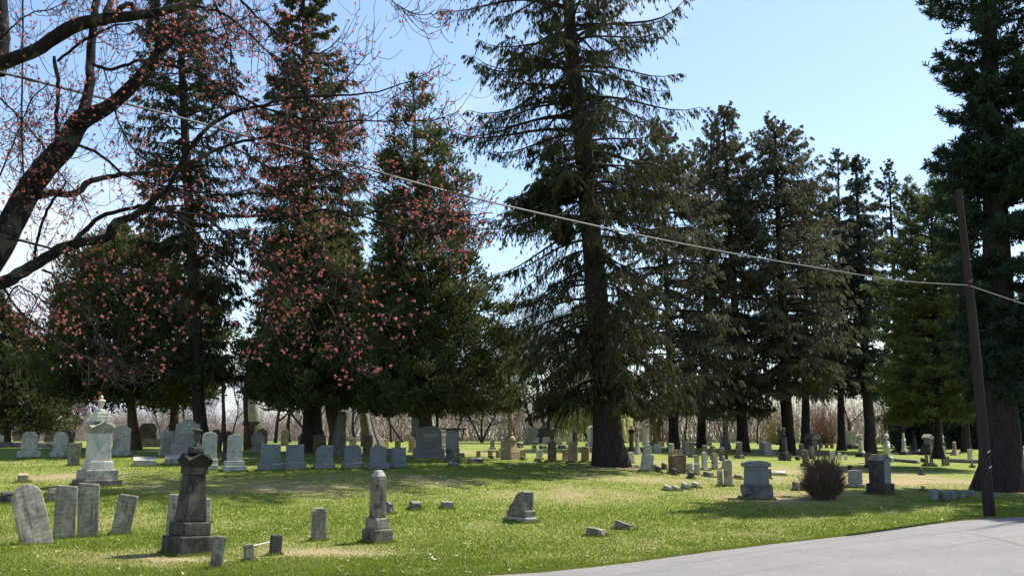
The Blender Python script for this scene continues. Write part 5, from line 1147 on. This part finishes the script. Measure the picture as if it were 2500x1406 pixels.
# ================================================================ bare trees
def bare_mesh(h, spread, seed, trunks=1, lv=4, r0=.16, upright=.5):
    r = np.random.default_rng(seed); seg = {}
    def grow(p, d, l, rad, level):
        k = 5; P = [p]; dd = d.copy()
        for _ in range(k - 1):
            dd = dd + r.normal(0, .16, 3) + np.array([0, 0, .05 * upright]); dd /= np.linalg.norm(dd); P.append(P[-1] + dd * l / (k - 1))
        P = np.array(P); seg.setdefault(level, []).append((P, rad))
        if level >= lv: return
        nb = [6, 6, 6, 5, 5][level]
        for i in range(nb):
            t = .3 + .7 * (i + r.random()) / nb; f = t * (k - 1); j = min(int(f), k - 2); q = P[j] + (P[j + 1] - P[j]) * (f - j)
            td = P[j + 1] - P[j]; td /= np.linalg.norm(td); o = r.normal(0, 1, 3); o -= o.dot(td) * td; o /= np.linalg.norm(o)
            nd_ = td * (.55 + .3 * r.random()) + o * spread * (.6 + .5 * r.random()) + np.array([0, 0, .18 * upright]); nd_ /= np.linalg.norm(nd_)
            grow(q, nd_, l * (.50 + .22 * r.random()), rad * .52, level + 1)
    for i in range(trunks):
        d = np.array([r.normal(0, .12), r.normal(0, .12), 1.0]) if trunks == 1 else np.array([math.cos(i * 2.4) * .45, math.sin(i * 2.4) * .3, 1.0])
        grow(np.array([0, 0, -.1]), d / np.linalg.norm(d), h * .62, r0 * (1 if trunks == 1 else .7), 0)
    parts = []
    for lv_, L_ in seg.items():
        P = np.array([a for a, _ in L_]); R = np.array([[b_] * 5 for _, b_ in L_]) * np.linspace(1, .45, 5)[None]
        parts.append((lv_, tubes(P, np.maximum(R, .007), 6 if lv_ < 2 else 3)))
    return parts
def bare(label, px, Y, h, seed, mt='twig_dark', tw='twig_pale', spread=.8, trunks=1, lv=4, cat='tree', group='bare trees', r0=.16, name='bare_tree'):
    u = ray(px, 1085)[0]; X = u * Y; e = empty(name, (X, Y, gz(X, Y))); tag(e, label, cat, group)
    parts = bare_mesh(h, spread, seed, trunks, lv, r0)
    a = [p for l, p in parts if l < 2]; b_ = [p for l, p in parts if l >= 2]
    V, Fc = join(a); npmesh('trunk', V, Fc, M[mt], e, smooth=True)
    V, Fc = join(b_)
    o = npmesh('twigs', V, Fc, M[tw], e, smooth=True, var=np.random.default_rng(seed).random(len(V)))
    return e
bare('bare tree with wide arching limbs seen left of the pale obelisk', 672, 78, 8, 1, spread=1.2, r0=.15)
bare('bare tree rising behind the pale green obelisk', 706, 84, 9, 2, spread=.9)
bare('bare multi stemmed tree between the obelisk and the thick trunk', 742, 82, 8, 3, trunks=2, spread=.9)
bare('bare sapling in the gap left of the brown pedestal', 560, 88, 8, 4, r0=.08, spread=.8)
bare('bare tree in the gap between the two leftmost spruce trunks', 455, 92, 9, 5, r0=.08, spread=.7)
bare('dark leaning bare tree behind the dead stump', 868, 84, 8, 6, r0=.13, spread=1.0)
bare('slim bare tree with a crooked trunk behind the short tan headstone', 955, 88, 9, 7, r0=.11)
bare('bare tree behind the tall dark granite block', 985, 90, 10, 8, r0=.11)
bare('bare forked tree on the crest left of two small round stones', 1176, 86, 9, 9, trunks=3, r0=.14, spread=.8)
bare('bare tree behind the bell shaped pedestal', 1262, 88, 9, 10, r0=.10)
bare('dark spreading bare tree just behind the granite block and black tomb', 1318, 80, 11, 11, trunks=2, r0=.2, spread=.8)
bare('dark forked bare tree against the willow left of the giant trunk', 1340, 78, 11, 12, trunks=3, r0=.2, spread=.7)
bare('slender bare tree beyond the iron topped pillar', 1108, 92, 10, 13, r0=.10)
bare('bare grey tree seen between the right hand spruce trunks', 1850, 95, 9, 14, r0=.09, spread=.6)
bare('bare pinkish tree low behind the white monument finial', 178, 62, 4.2, 15, tw='twig_pale', r0=.06, trunks=3, spread=.8)
bare('small bare tree behind the double scroll stone', 393, 88, 7, 16, r0=.07, trunks=2, spread=.6)

bare('bare tree seen between the brown green spruce and its right neighbour', 1672, 98, 8, 17, r0=.10, spread=.8)
bare('bare tree seen left of the spruce with the highest tip', 1765, 100, 8, 18, r0=.09, spread=.8, trunks=2)
bare('bare tree between the red tree and the dark bluish spruce', 2080, 98, 8, 19, r0=.09, spread=.8)
bare('thin bare tree left of the younger pine', 2160, 96, 8, 20, r0=.08, spread=.7)

def shoots(name, label, px, Y, w, h, n, fm, cat, seed, weep=False, thick=.012, group=None, dep=None, arch=.3, by=1090, kind=None):
    global rng
    rng = np.random.default_rng(seed); X = ray(px, by)[0] * Y; e = empty(name, (X, Y, gz(X, Y))); tag(e, label, cat, group)
    dep = dep or w; th = rng.random(n) * 6.283; rr = np.sqrt(rng.random(n)); k = 6; t = np.linspace(0, 1, k)[None]
    if weep:
        top = np.stack([rr * np.cos(th) * w * .5, rr * np.sin(th) * dep * .5, h * (1 - .45 * rr ** 2) * rng.uniform(.6, 1.0, n)], 1); ln = rng.uniform(.15, .5, n) * h
        P = np.repeat(top[:, None], k, 1); P[..., 2] -= ln[:, None] * t; P[..., 0] += (rng.normal(0, .12, (n, 1)) + .25 * np.cos(th)[:, None]) * t; P[..., 1] += rng.normal(0, .12, (n, 1)) * t
        P[..., 2] = np.maximum(P[..., 2], .1)
    else:
        d = np.stack([np.cos(th) * rr * w * .5, np.sin(th) * rr * dep * .5, h * (1 - .62 * rr ** 2.6) * rng.uniform(.55, 1.02, n)], 1)
        b0 = np.stack([np.cos(th) * rr * w * .2, np.sin(th) * rr * dep * .2, np.zeros(n)], 1)
        P = b0[:, None] + (d - b0)[:, None] * np.stack([t ** (1 + arch), t ** (1 + arch), t ** (1 - arch * .4)], -1) + rng.normal(0, .02, (n, k, 3)) * h
    R = thick * (1.2 - .9 * t) * rng.uniform(.6, 1.4, (n, 1))
    if weep:
        P0_, A_ = P[:, :-1].reshape(-1, 3), (P[:, 1:] - P[:, :-1]).reshape(-1, 3) * 1.15
        V, Fc = diamonds(P0_, A_, nrm(np.cross(A_, rdir(len(A_)))) * thick); npmesh('hanging_shoots', V, Fc, M[fm], e, var=np.repeat(rng.random(len(A_)), 4)); return e, P
    V, Fc = tubes(P, R, 3); npmesh('shoots' if not weep else 'hanging_shoots', V, Fc, M[fm], e, var=np.repeat(rng.random(n), k * 3))
    return e, P
shoots('willow_tree', 'yellow green weeping willow behind the giant trunk', 1440, 92, 7.4, 6.8, 3400, 'willow', 'tree', 71, weep=True, thick=.045, dep=5)
wl = bpy.data.objects['willow_tree']
pt = bare_mesh(5, .8, 72, 2, 3, .2); V, Fc = join([p for l, p in pt]); npmesh('trunk', V, Fc, M['twig_dark'], wl, smooth=True)
e, P = shoots('leafless_bush', 'round leafless brown bush with dense upright stems on the lawn', 2012, hit(2012, 1219)[1], 1.24, 1.22, 1100, 'shrubtwig', 'bush', 73, thick=.008, by=1219, arch=.1)
rr_ = np.random.default_rng(5); idx = rr_.integers(0, len(P), 4200); j = rr_.integers(2, 6, 4200); O = P[idx, j]; dv = nrm(O * [1, 1, .3] + rr_.normal(0, .25, O.shape) + [0, 0, .55]); ln = rr_.uniform(.08, .24, 4200)
t = np.linspace(0, 1, 3)[None, :, None]; V, Fc = tubes(O[:, None] + dv[:, None] * ln[:, None, None] * t, np.full((4200, 3), .0045) * np.array([1.2, .9, .5]), 3)
npmesh('twiglets', V, Fc, M['shrubtwig'], e, var=np.repeat(rr_.random(4200), 9))
shoots('yellow_bush', 'tall yellowish twiggy bush behind two spruce trunks', 1905, 92, 4.8, 4.2, 260, 'yellowtwig', 'bush', 74, thick=.013, dep=3)
shoots('red_tree', 'reddish budding bare tree glowing between distant spruce trunks', 2008, 96, 5.2, 6.0, 270, 'redbud', 'tree', 75, thick=.013, dep=3.5)
shoots('yellow_bush', 'small yellow green bush at the right of the willow behind the trunk', 1530, 95, 2.2, 4.6, 900, 'willow', 'bush', 76, thick=.025, dep=2)
# woodland beyond the crest
rng = np.random.default_rng(80); n = 11000
X = rng.uniform(-115, 130, n); Y = rng.uniform(120, 165, n); Z = ground(X, Y)
hh = 3.4 + 4.4 * vnoise(X + 300, Y, 9, 4) + 2.2 * vnoise(X + 300, Y, 3.2, 5); hh *= rng.uniform(.45, 1.05, n)
hh *= np.clip(1.15 - .0 * X, .6, 1.2) * np.where(X < -42, .62, 1.0) * np.where((X / Y > -.29) & (X / Y < -.19), .5, 1.0)
k = 4; t = np.linspace(0, 1, k)[None]; P = np.stack([X[:, None] + rng.normal(0, 2.0, (n, 1)) * t, Y[:, None] + rng.normal(0, .6, (n, 1)) * t, Z[:, None] - .2 + hh[:, None] * t], -1)
P[:, 1:-1, 0] += rng.normal(0, .15, (n, k - 2)); V, Fc = tubes(P, (.035 * (1.15 - t)) * rng.uniform(.5, 1.4, (n, 1)), 3)
n2 = 150000; ii = rng.integers(0, n, n2); tt = rng.uniform(.3, 1, n2); O = np.stack([X[ii], Y[ii], Z[ii] + hh[ii] * tt], 1); A = nrm(rng.normal(0, .8, (n2, 3)) + [0, 0, .7]) * rng.uniform(.4, 1.6, n2)[:, None]
V2, F2 = diamonds(O, A, nrm(np.cross(A, rdir(n2))) * .018)
o = npmesh('woodland', np.r_[V, V2], np.r_[Fc, F2 + len(V)], M['thicket'], var=np.r_[np.repeat(rng.random(n), k * 3), np.repeat(rng.random(n2), 4)])
tag(o, 'hazy brown belt of leafless woodland beyond the crest', 'woodland', None, 'stuff')
# ================================================================ red maple, upper left
rng = np.random.default_rng(90)
MY = 9.6
mx0 = -7.2; mz0 = gz(mx0, MY)
maple = empty('red_maple', (mx0, MY, mz0)); tag(maple, 'near red maple in blossom, dark limbs reaching in from the left', 'tree')
def limb(pts, Y0, Y1, n=None, name='limb', minr=.004):
    P = []
    m = len(pts); d = np.r_[0, np.cumsum([math.hypot(pts[i + 1][0] - pts[i][0], pts[i + 1][1] - pts[i][1]) for i in range(m - 1)])]; d = d / d[-1]
    for (px, py, w_), q in zip(pts, d):
        Y = Y0 + (Y1 - Y0) * q; s = F / (.99 * Y); P.append([*W(px, py, Y), w_ / s / 2])
    Q = spline(np.array(P), n or max(10, 4 * m)); Q[:, 3] = np.maximum(Q[:, 3], minr); Q[:, :3] += rng.normal(0, .004, (len(Q), 3))
    return Q
big = []   # main limbs, each its own part
def addbig(pts, Y0, Y1, sides=12):
    Q = limb(pts, Y0, Y1); nsl = len(Q); V, Fc = tubes(Q[None, :, :3], Q[None, :, 3], sides)
    V = V.reshape(nsl, sides, 3); an = np.arange(sides) * 6.283 / sides
    for i in range(nsl): V[i] = Q[i, :3] + (V[i] - Q[i, :3]) * (1 + .07 * np.sin(3 * an + i * .7) + .05 * np.sin(5 * an - i * 1.1))[:, None]
    npmesh('limb', local(V.reshape(-1, 3), maple), Fc, M['bark_maple'], maple, smooth=True); big.append(Q); return Q
tq = np.array([[mx0, MY, mz0 - .2, .42], [mx0 + .02, MY, mz0 + .5, .31], [mx0 + .1, MY, 2.2, .27], [mx0 + .3, MY, 3.6, .24], [mx0 + .6, MY, 5.0, .2], [mx0 + .5, MY + .3, 7.4, .14], [mx0 + .9, MY + .6, 10, .05]])
Q = spline(tq, 24); V, Fc = tubes(Q[None, :, :3], Q[None, :, 3], 16); npmesh('trunk', local(V, maple), Fc, M['bark_maple'], maple, smooth=True)
addbig([(-520, 1000, 74), (-330, 920, 72), (-180, 810, 70), (-60, 685, 68), (20, 562, 64), (80, 450, 60), (160, 350, 56), (205, 290, 50), (250, 270, 38), (330, 200, 33), (390, 130, 31), (440, 60, 26), (470, -30, 22), (500, -140, 14)], MY, MY)
addbig([(200, 300, 36), (213, 240, 26), (222, 120, 22), (235, 0, 19), (240, -100, 16)], MY, MY + .5)
addbig([(-480, 420, 46), (-200, 260, 44), (-40, 160, 42), (50, 140, 35), (110, 110, 34), (190, 60, 36), (240, 48, 32), (330, 40, 26), (400, 28, 22), (460, 10, 20), (530, -30, 17), (620, -90, 12)], MY + .1, MY - 1.2)
addbig([(250, 46, 24), (290, 25, 16), (306, 14, 14), (322, 11, 12)], MY - .6, MY - .8)
addbig([(258, 42, 22), (270, 5, 16), (282, -50, 12)], MY - .6, MY)
addbig([(-520, 900, 46), (-250, 780, 40), (-40, 702, 34), (0, 690, 33), (80, 650, 28), (160, 602, 26), (215, 588, 24), (266, 578, 23), (277, 549, 21), (320, 531, 19), (355, 508, 18), (375, 490, 16), (405, 462, 12), (440, 400, 11), (484, 335, 11), (520, 302, 10), (575, 272, 9), (640, 260, 8), (700, 240, 7.5), (780, 236, 7), (860, 232, 5), (930, 222, 4), (1000, 200, 3), (1075, 160, 2)], MY, MY - 1.4)
addbig([(160, 610, 20), (185, 585, 14), (213, 556, 12), (242, 531, 11), (302, 513, 10), (355, 503, 9), (391, 511, 8), (498, 526, 8), (640, 527, 8), (738, 524, 7), (787, 513, 7), (880, 527, 6), (915, 515, 5), (1022, 513, 4.5), (1129, 527, 4), (1200, 520, 2)], MY, MY - 1.0)
addbig([(85, 474, 26), (130, 472, 18), (188, 471, 16), (218, 444, 15), (262, 432, 13), (307, 425, 12), (437, 410, 9), (488, 386, 9), (563, 352, 8), (640, 338, 7), (720, 325, 4)], MY, MY - .6)
addbig([(8, -60, 26), (6, 20, 27), (8, 120, 29), (-4, 180, 34)], MY + .5, MY + .1)
addbig([(147, 358, 16), (138, 307, 11), (141, 205, 10), (136, 170, 11), (131, 137, 7)], MY, MY - .3)
small = []
def sm(pts, dy=0, den=1.0):
    rs = [(p[0], p[1], p[2] if len(p) > 2 else 5 - 3 * i / len(pts)) for i, p in enumerate(pts)]; small.append((limb(rs, MY - .2 + dy, MY - .9 + dy, n=14, minr=.003), den))
sm([(141, 148, 8), (177, 120, 8), (218, 92, 8), (249, 78, 7), (273, 65, 6), (324, 56, 4)])
sm([(228, 155, 9), (235, 160, 9), (266, 169, 9), (307, 160, 8), (341, 147, 8), (362, 147, 7), (392, 128, 8)])
sm([(385, 140, 9), (437, 167, 8), (478, 181, 7), (546, 215, 7), (614, 252, 6), (673, 273, 6), (765, 297, 5), (867, 297, 4), (1038, 293, 3), (1096, 290, 2.5), (1123, 271, 2)], 0, 1.2)
sm([(382, 119, 10), (384, 80, 9), (386, 44, 8), (390, -20, 7)])
sm([(195, 356, 8), (225, 363, 8), (266, 396, 7), (294, 423, 6), (341, 443, 5), (399, 454, 5), (495, 471, 4), (640, 473, 4), (752, 476, 2)], 0, 1.2)
sm([(471, 14, 8), (529, 27, 7), (580, 58, 6), (640, 113, 5), (697, 188, 4.5), (707, 273, 4), (716, 330, 2)], 0, 1.5)
sm([(660, 130, 5), (703, 160, 4.5), (751, 232, 4), (799, 287, 3), (833, 362, 2), (880, 420, 2)], 0, 1.4)
sm([(0, 690, 7), (36, 744, 7), (64, 776, 6), (114, 808, 6), (160, 844, 5), (213, 872, 4), (249, 890, 3), (281, 908, 2)], 0, 1.1)
sm([(103, 659, 6), (124, 666, 6), (153, 702, 5), (192, 752, 5), (220, 784, 4), (249, 837, 4), (277, 872, 3), (320, 890, 3), (348, 892, 2)], -.3, 1.6)
sm([(18, 583, 6), (71, 593, 6), (149, 615, 5), (228, 634, 4), (292, 666, 4), (341, 691, 3), (391, 716, 3), (459, 730, 2)], -.2, 1.2)
sm([(82, 645, 8), (92, 584, 7), (121, 503, 7), (149, 464, 6)])
sm([(377, 506, 7), (427, 531, 6), (480, 577, 5), (533, 623, 5), (604, 673, 4), (649, 690, 3), (700, 740, 2)], -.2, .7)
sm([(500, 527, 6), (560, 581, 5), (649, 627, 4), (702, 688, 4), (738, 737, 4), (773, 805, 3), (802, 837, 3), (830, 876, 3), (862, 892, 2)], -.2, .8)
sm([(560, 560, 5), (640, 605, 5), (677, 627, 5), (759, 688, 4), (809, 727, 4), (880, 752, 3), (944, 766, 3), (980, 755, 2)], -.4, 1.0)
sm([(770, 700, 4), (816, 766, 3), (844, 816, 3), (873, 851, 2.5), (912, 848, 2)], -.4, .8)
sm([(702, 467, 5), (731, 531, 5), (780, 577, 4), (809, 645, 3), (862, 673, 3), (880, 698, 2)], -.1, 1.0)
sm([(640, 660, 4), (655, 760, 3), (672, 820, 3), (690, 850, 2)], -.1, .8)
sm([(880, 527, 5), (950, 548, 4.5), (1020, 560, 4), (1130, 570, 3), (1190, 560, 2)], 0, 1.5)
sm([(55, -20, 5), (55, 157, 5), (55, 375, 5), (60, 440, 4)], .1, .8)
sm([(620, 262, 7), (700, 330, 5), (780, 400, 4), (860, 440, 3), (930, 430, 2)], 0, 1.8)
sm([(560, 352, 6), (640, 400, 5), (720, 440, 4), (800, 430, 3), (900, 400, 2)], -.2, 1.8)
sm([(640, 262, 5), (720, 250, 5), (800, 240, 4), (850, 190, 3), (900, 130, 2)], 0, 1.2)
sm([(700, 300, 5), (800, 330, 4), (900, 290, 3), (960, 240, 2.5), (1030, 190, 2)], .1, 1.4)
sm([(560, -30, 7), (650, 60, 6), (720, 110, 5), (790, 130, 4), (830, 90, 2)], 0, 1.6)
sm([(500, -40, 7), (560, 100, 5), (570, 200, 4), (600, 300, 4), (640, 380, 2)], .2, 1.6)
sm([(940, -40, 4), (960, 5, 3.5), (1000, 30, 3), (1035, 38, 2.5), (1062, 25, 2)], -.6, 1.0)
sm([(0, 520, 5), (60, 490, 4), (110, 420, 4), (150, 300, 3), (190, 220, 2)], .3, 1.5)
sm([(0, 240, 5), (60, 300, 4), (120, 380, 4), (160, 440, 3), (220, 500, 2)], .3, 1.4)
sm([(0, 430, 5), (40, 330, 4), (80, 240, 4), (120, 200, 3)], .4, 1.4)
sm([(0, 100, 5), (60, 40, 4), (130, 20, 3), (200, -20, 3)], .3, 1.3)
sm([(0, 760, 5), (40, 700, 4), (100, 730, 3), (150, 760, 2)], .2, 1.2)
sm([(270, 220, 6), (290, 300, 5), (330, 370, 4), (400, 420, 3)], .1, 1.3)
sm([(330, 60, 6), (400, 90, 5), (480, 80, 4), (560, 60, 3), (640, 20, 2)], .1, 1.8)
sm([(900, 520, 4), (960, 490, 4), (1040, 480, 3), (1120, 470, 2.5), (1160, 500, 2)], .1, 1.8)
V, Fc = join([tubes(q[None, :, :3], q[None, :, 3], 6) for q, _ in small]); npmesh('boughs', local(V, maple), Fc, M['bark_maple'], maple, smooth=True)
# fine twigs
def sprout(Qs, counts, l0, l1, perp=.9, fwd=.6, droop=.25, kk=6, r0=.0035):
    O, T = [], []
    for Q, c in zip(Qs, counts):
        if c < 1: continue
        f = rng.uniform(.12, .999, c) * (len(Q) - 1); i = f.astype(int); i = np.minimum(i, len(Q) - 2); g = (f - i)[:, None]
        O.append(Q[i, :3] * (1 - g) + Q[i + 1, :3] * g); T.append(nrm(Q[i + 1, :3] - Q[i, :3]))
    O = np.concatenate(O); T = np.concatenate(T); n = len(O)
    d = nrm(T * fwd + nrm(np.cross(T, rdir(n))) * perp * rng.uniform(.5, 1.2, (n, 1)) + rng.normal(0, .2, (n, 3)))
    ln = rng.uniform(l0, l1, n); t = np.linspace(0, 1, kk)[None, :, None]
    bend = nrm(np.cross(d, rdir(n))) * rng.normal(0, .18, (n, 1))
    P = O[:, None] + d[:, None] * ln[:, None, None] * t + bend[:, None] * ln[:, None, None] * t ** 2
    P[..., 2] += ln[:, None] * (-droop * np.sin(np.pi * t[..., 0] * .9) + droop * .9 * t[..., 0] ** 3)
    P[:, 1:] += rng.normal(0, .006, P[:, 1:].shape)
    return P
cntA = [int(np.linalg.norm(np.diff(q[:, :3], axis=0), axis=1).sum() * 15 * d_) for q, d_ in small]
bigT = [q for q in big]; cntB = [int(np.linalg.norm(np.diff(q[:, :3], axis=0), axis=1).sum() * 5) for q in big]
A1 = sprout([q for q, _ in small] + bigT, cntA + cntB, .12, .48)
n1 = len(A1)
A2 = sprout(list(A1), rng.integers(2, 5, n1), .07, .24, kk=5, droop=.2)
def rad(P, a): return np.linspace(a, a * .55, P.shape[1])[None] * rng.uniform(.8, 1.2, (len(P), 1))
V, Fc = join([tubes(A1, rad(A1, .0042), 3), tubes(A2, rad(A2, .0030), 3)])
npmesh('twigs', local(V, maple), Fc, M['twig'], maple, smooth=True)
# blossom clusters: tufts of tiny strap petals
C = np.concatenate([A2[:, -1], A2[rng.random(len(A2)) < .3, 3], A1[:, -1], A1[rng.random(n1) < .6, 4]]); kp = vnoise(C[:, 0] * 1.0 + 50, C[:, 2] + C[:, 1], .33, 12) + rng.normal(0, .12, len(C)) > .385; C = C[kp]; nb = len(C); pet = 10
ci = np.repeat(np.arange(nb), pet); sc_ = rng.uniform(.7, 1.25, nb)[ci]; A = rdir(nb * pet) * rng.uniform(.011, .021, nb * pet)[:, None] * sc_[:, None]
Wv = nrm(np.cross(A, rdir(len(A)))) * (.0055 * sc_)[:, None]
V, Fc = diamonds(C[ci], A, Wv); npmesh('blossoms', local(V, maple), Fc, M['blossom'], maple, var=np.repeat(np.clip(rng.normal(.45, .15, len(A)) + .3 * (rng.random(nb)[ci] - .5), 0, 1), 4))
print('maple', n1, len(A2), nb)

# ================================================================ utility pole and cable
X, Y, Z = hit(2417, 1263); PY = Y
pole = empty('utility_pole', (X, Y, Z)); tag(pole, 'leaning brown wooden utility pole beside the road', 'utility pole')
p0 = W(2417, 1270, Y); p1 = W(2340, 463, Y); t = np.linspace(0, 1, 18)[:, None]; P = p0 * (1 - t) + p1 * t; P[:, 0] += .03 * np.sin(t[:, 0] * 3.1)
V, Fc = tubes(P[None], np.linspace(.128, .072, 18)[None], 16); npmesh('shaft', local(V, pole), Fc, M['polewood'], pole, smooth=True)
V, Fc = tubes(np.array([[p1 - (p1 - p0) * .002, p1 + (p1 - p0) * .001]]), np.array([[.074, .02]]), 16); npmesh('top', local(V, pole), Fc, M['polewood'], pole)
off = np.array([.06, -.125, 0]); V, Fc = tubes((P[:12] + off)[None] * 1.0, np.full((1, 12), .006), 6); npmesh('ground_wire', local(V, pole), Fc, M['cable'], pole, smooth=True)
for q in (.155, .20):
    c = p0 * (1 - q) + p1 * q + off; V, Fc = tubes(np.array([[c - [.03, .01, .02], c + [.03, -.01, .03]]]), np.array([[.011, .011]]), 8); npmesh('clip', local(V, pole), Fc, M['whitepaint'], pole)
at_ = p0 + (p1 - p0) * ((1263 - 697) / (1263 - 463)); V, Fc = tubes(np.array([[at_ + [-.05, -.16, -.03], at_ + [.06, -.16, .03]]]), np.array([[.03, .03]]), 8); npmesh('bracket', local(V, pole), Fc, M['iron'], pole)
def cable(name, label, pts, r, mt, dz=0, wav=0.0):
    P = []
    for px, py, Yc in pts: P.append(W(px, py, Yc))
    Q = spline(np.array(P), 120); Q[:, 2] += dz + wav * np.sin(np.arange(120) * .55); V, Fc = tubes(Q[None], np.full((1, 120), r), 6)
    o = npmesh(name, V, Fc, M[mt], smooth=True); return tag(o, label, 'cable', 'overhead cables')
cpts = []
for px, py in ((-400, 98), (0, 178), (200, 228), (420, 283), (600, 332), (790, 383), (1100, 470), (1400, 540), (1750, 612), (2000, 655), (2200, 686), (2365, 697)):
    q = (px + 400) / 2765; cpts.append((px, py, 1 / ((1 - q) / 8.6 + q / (PY - .17))))
for q in (.30, .46, .62, .712, .78):
    c = p0 * (1 - q) + p1 * q; V, Fc = tubes(np.array([[c + [-.13, -.02, 0], c + [.13, -.02, 0]]]), np.array([[.013, .013]]), 6); npmesh('bolt', local(V, pole), Fc, M['iron'], pole)
cable('telephone_cable', 'thick black overhead cable crossing in front of the trees', cpts, .010, 'cable')
cable('support_strand', 'thin bright steel strand running along the thick overhead cable', cpts, .0035, 'steel', .013, 0.0)
e2 = [(2365, 697, PY - .17), (2430, 719, PY - 1), (2500, 742, PY - 2), (2640, 775, PY - 4.5)]
cable('service_wire', 'pale wire dropping to the right from the utility pole', e2, .011, 'steel')
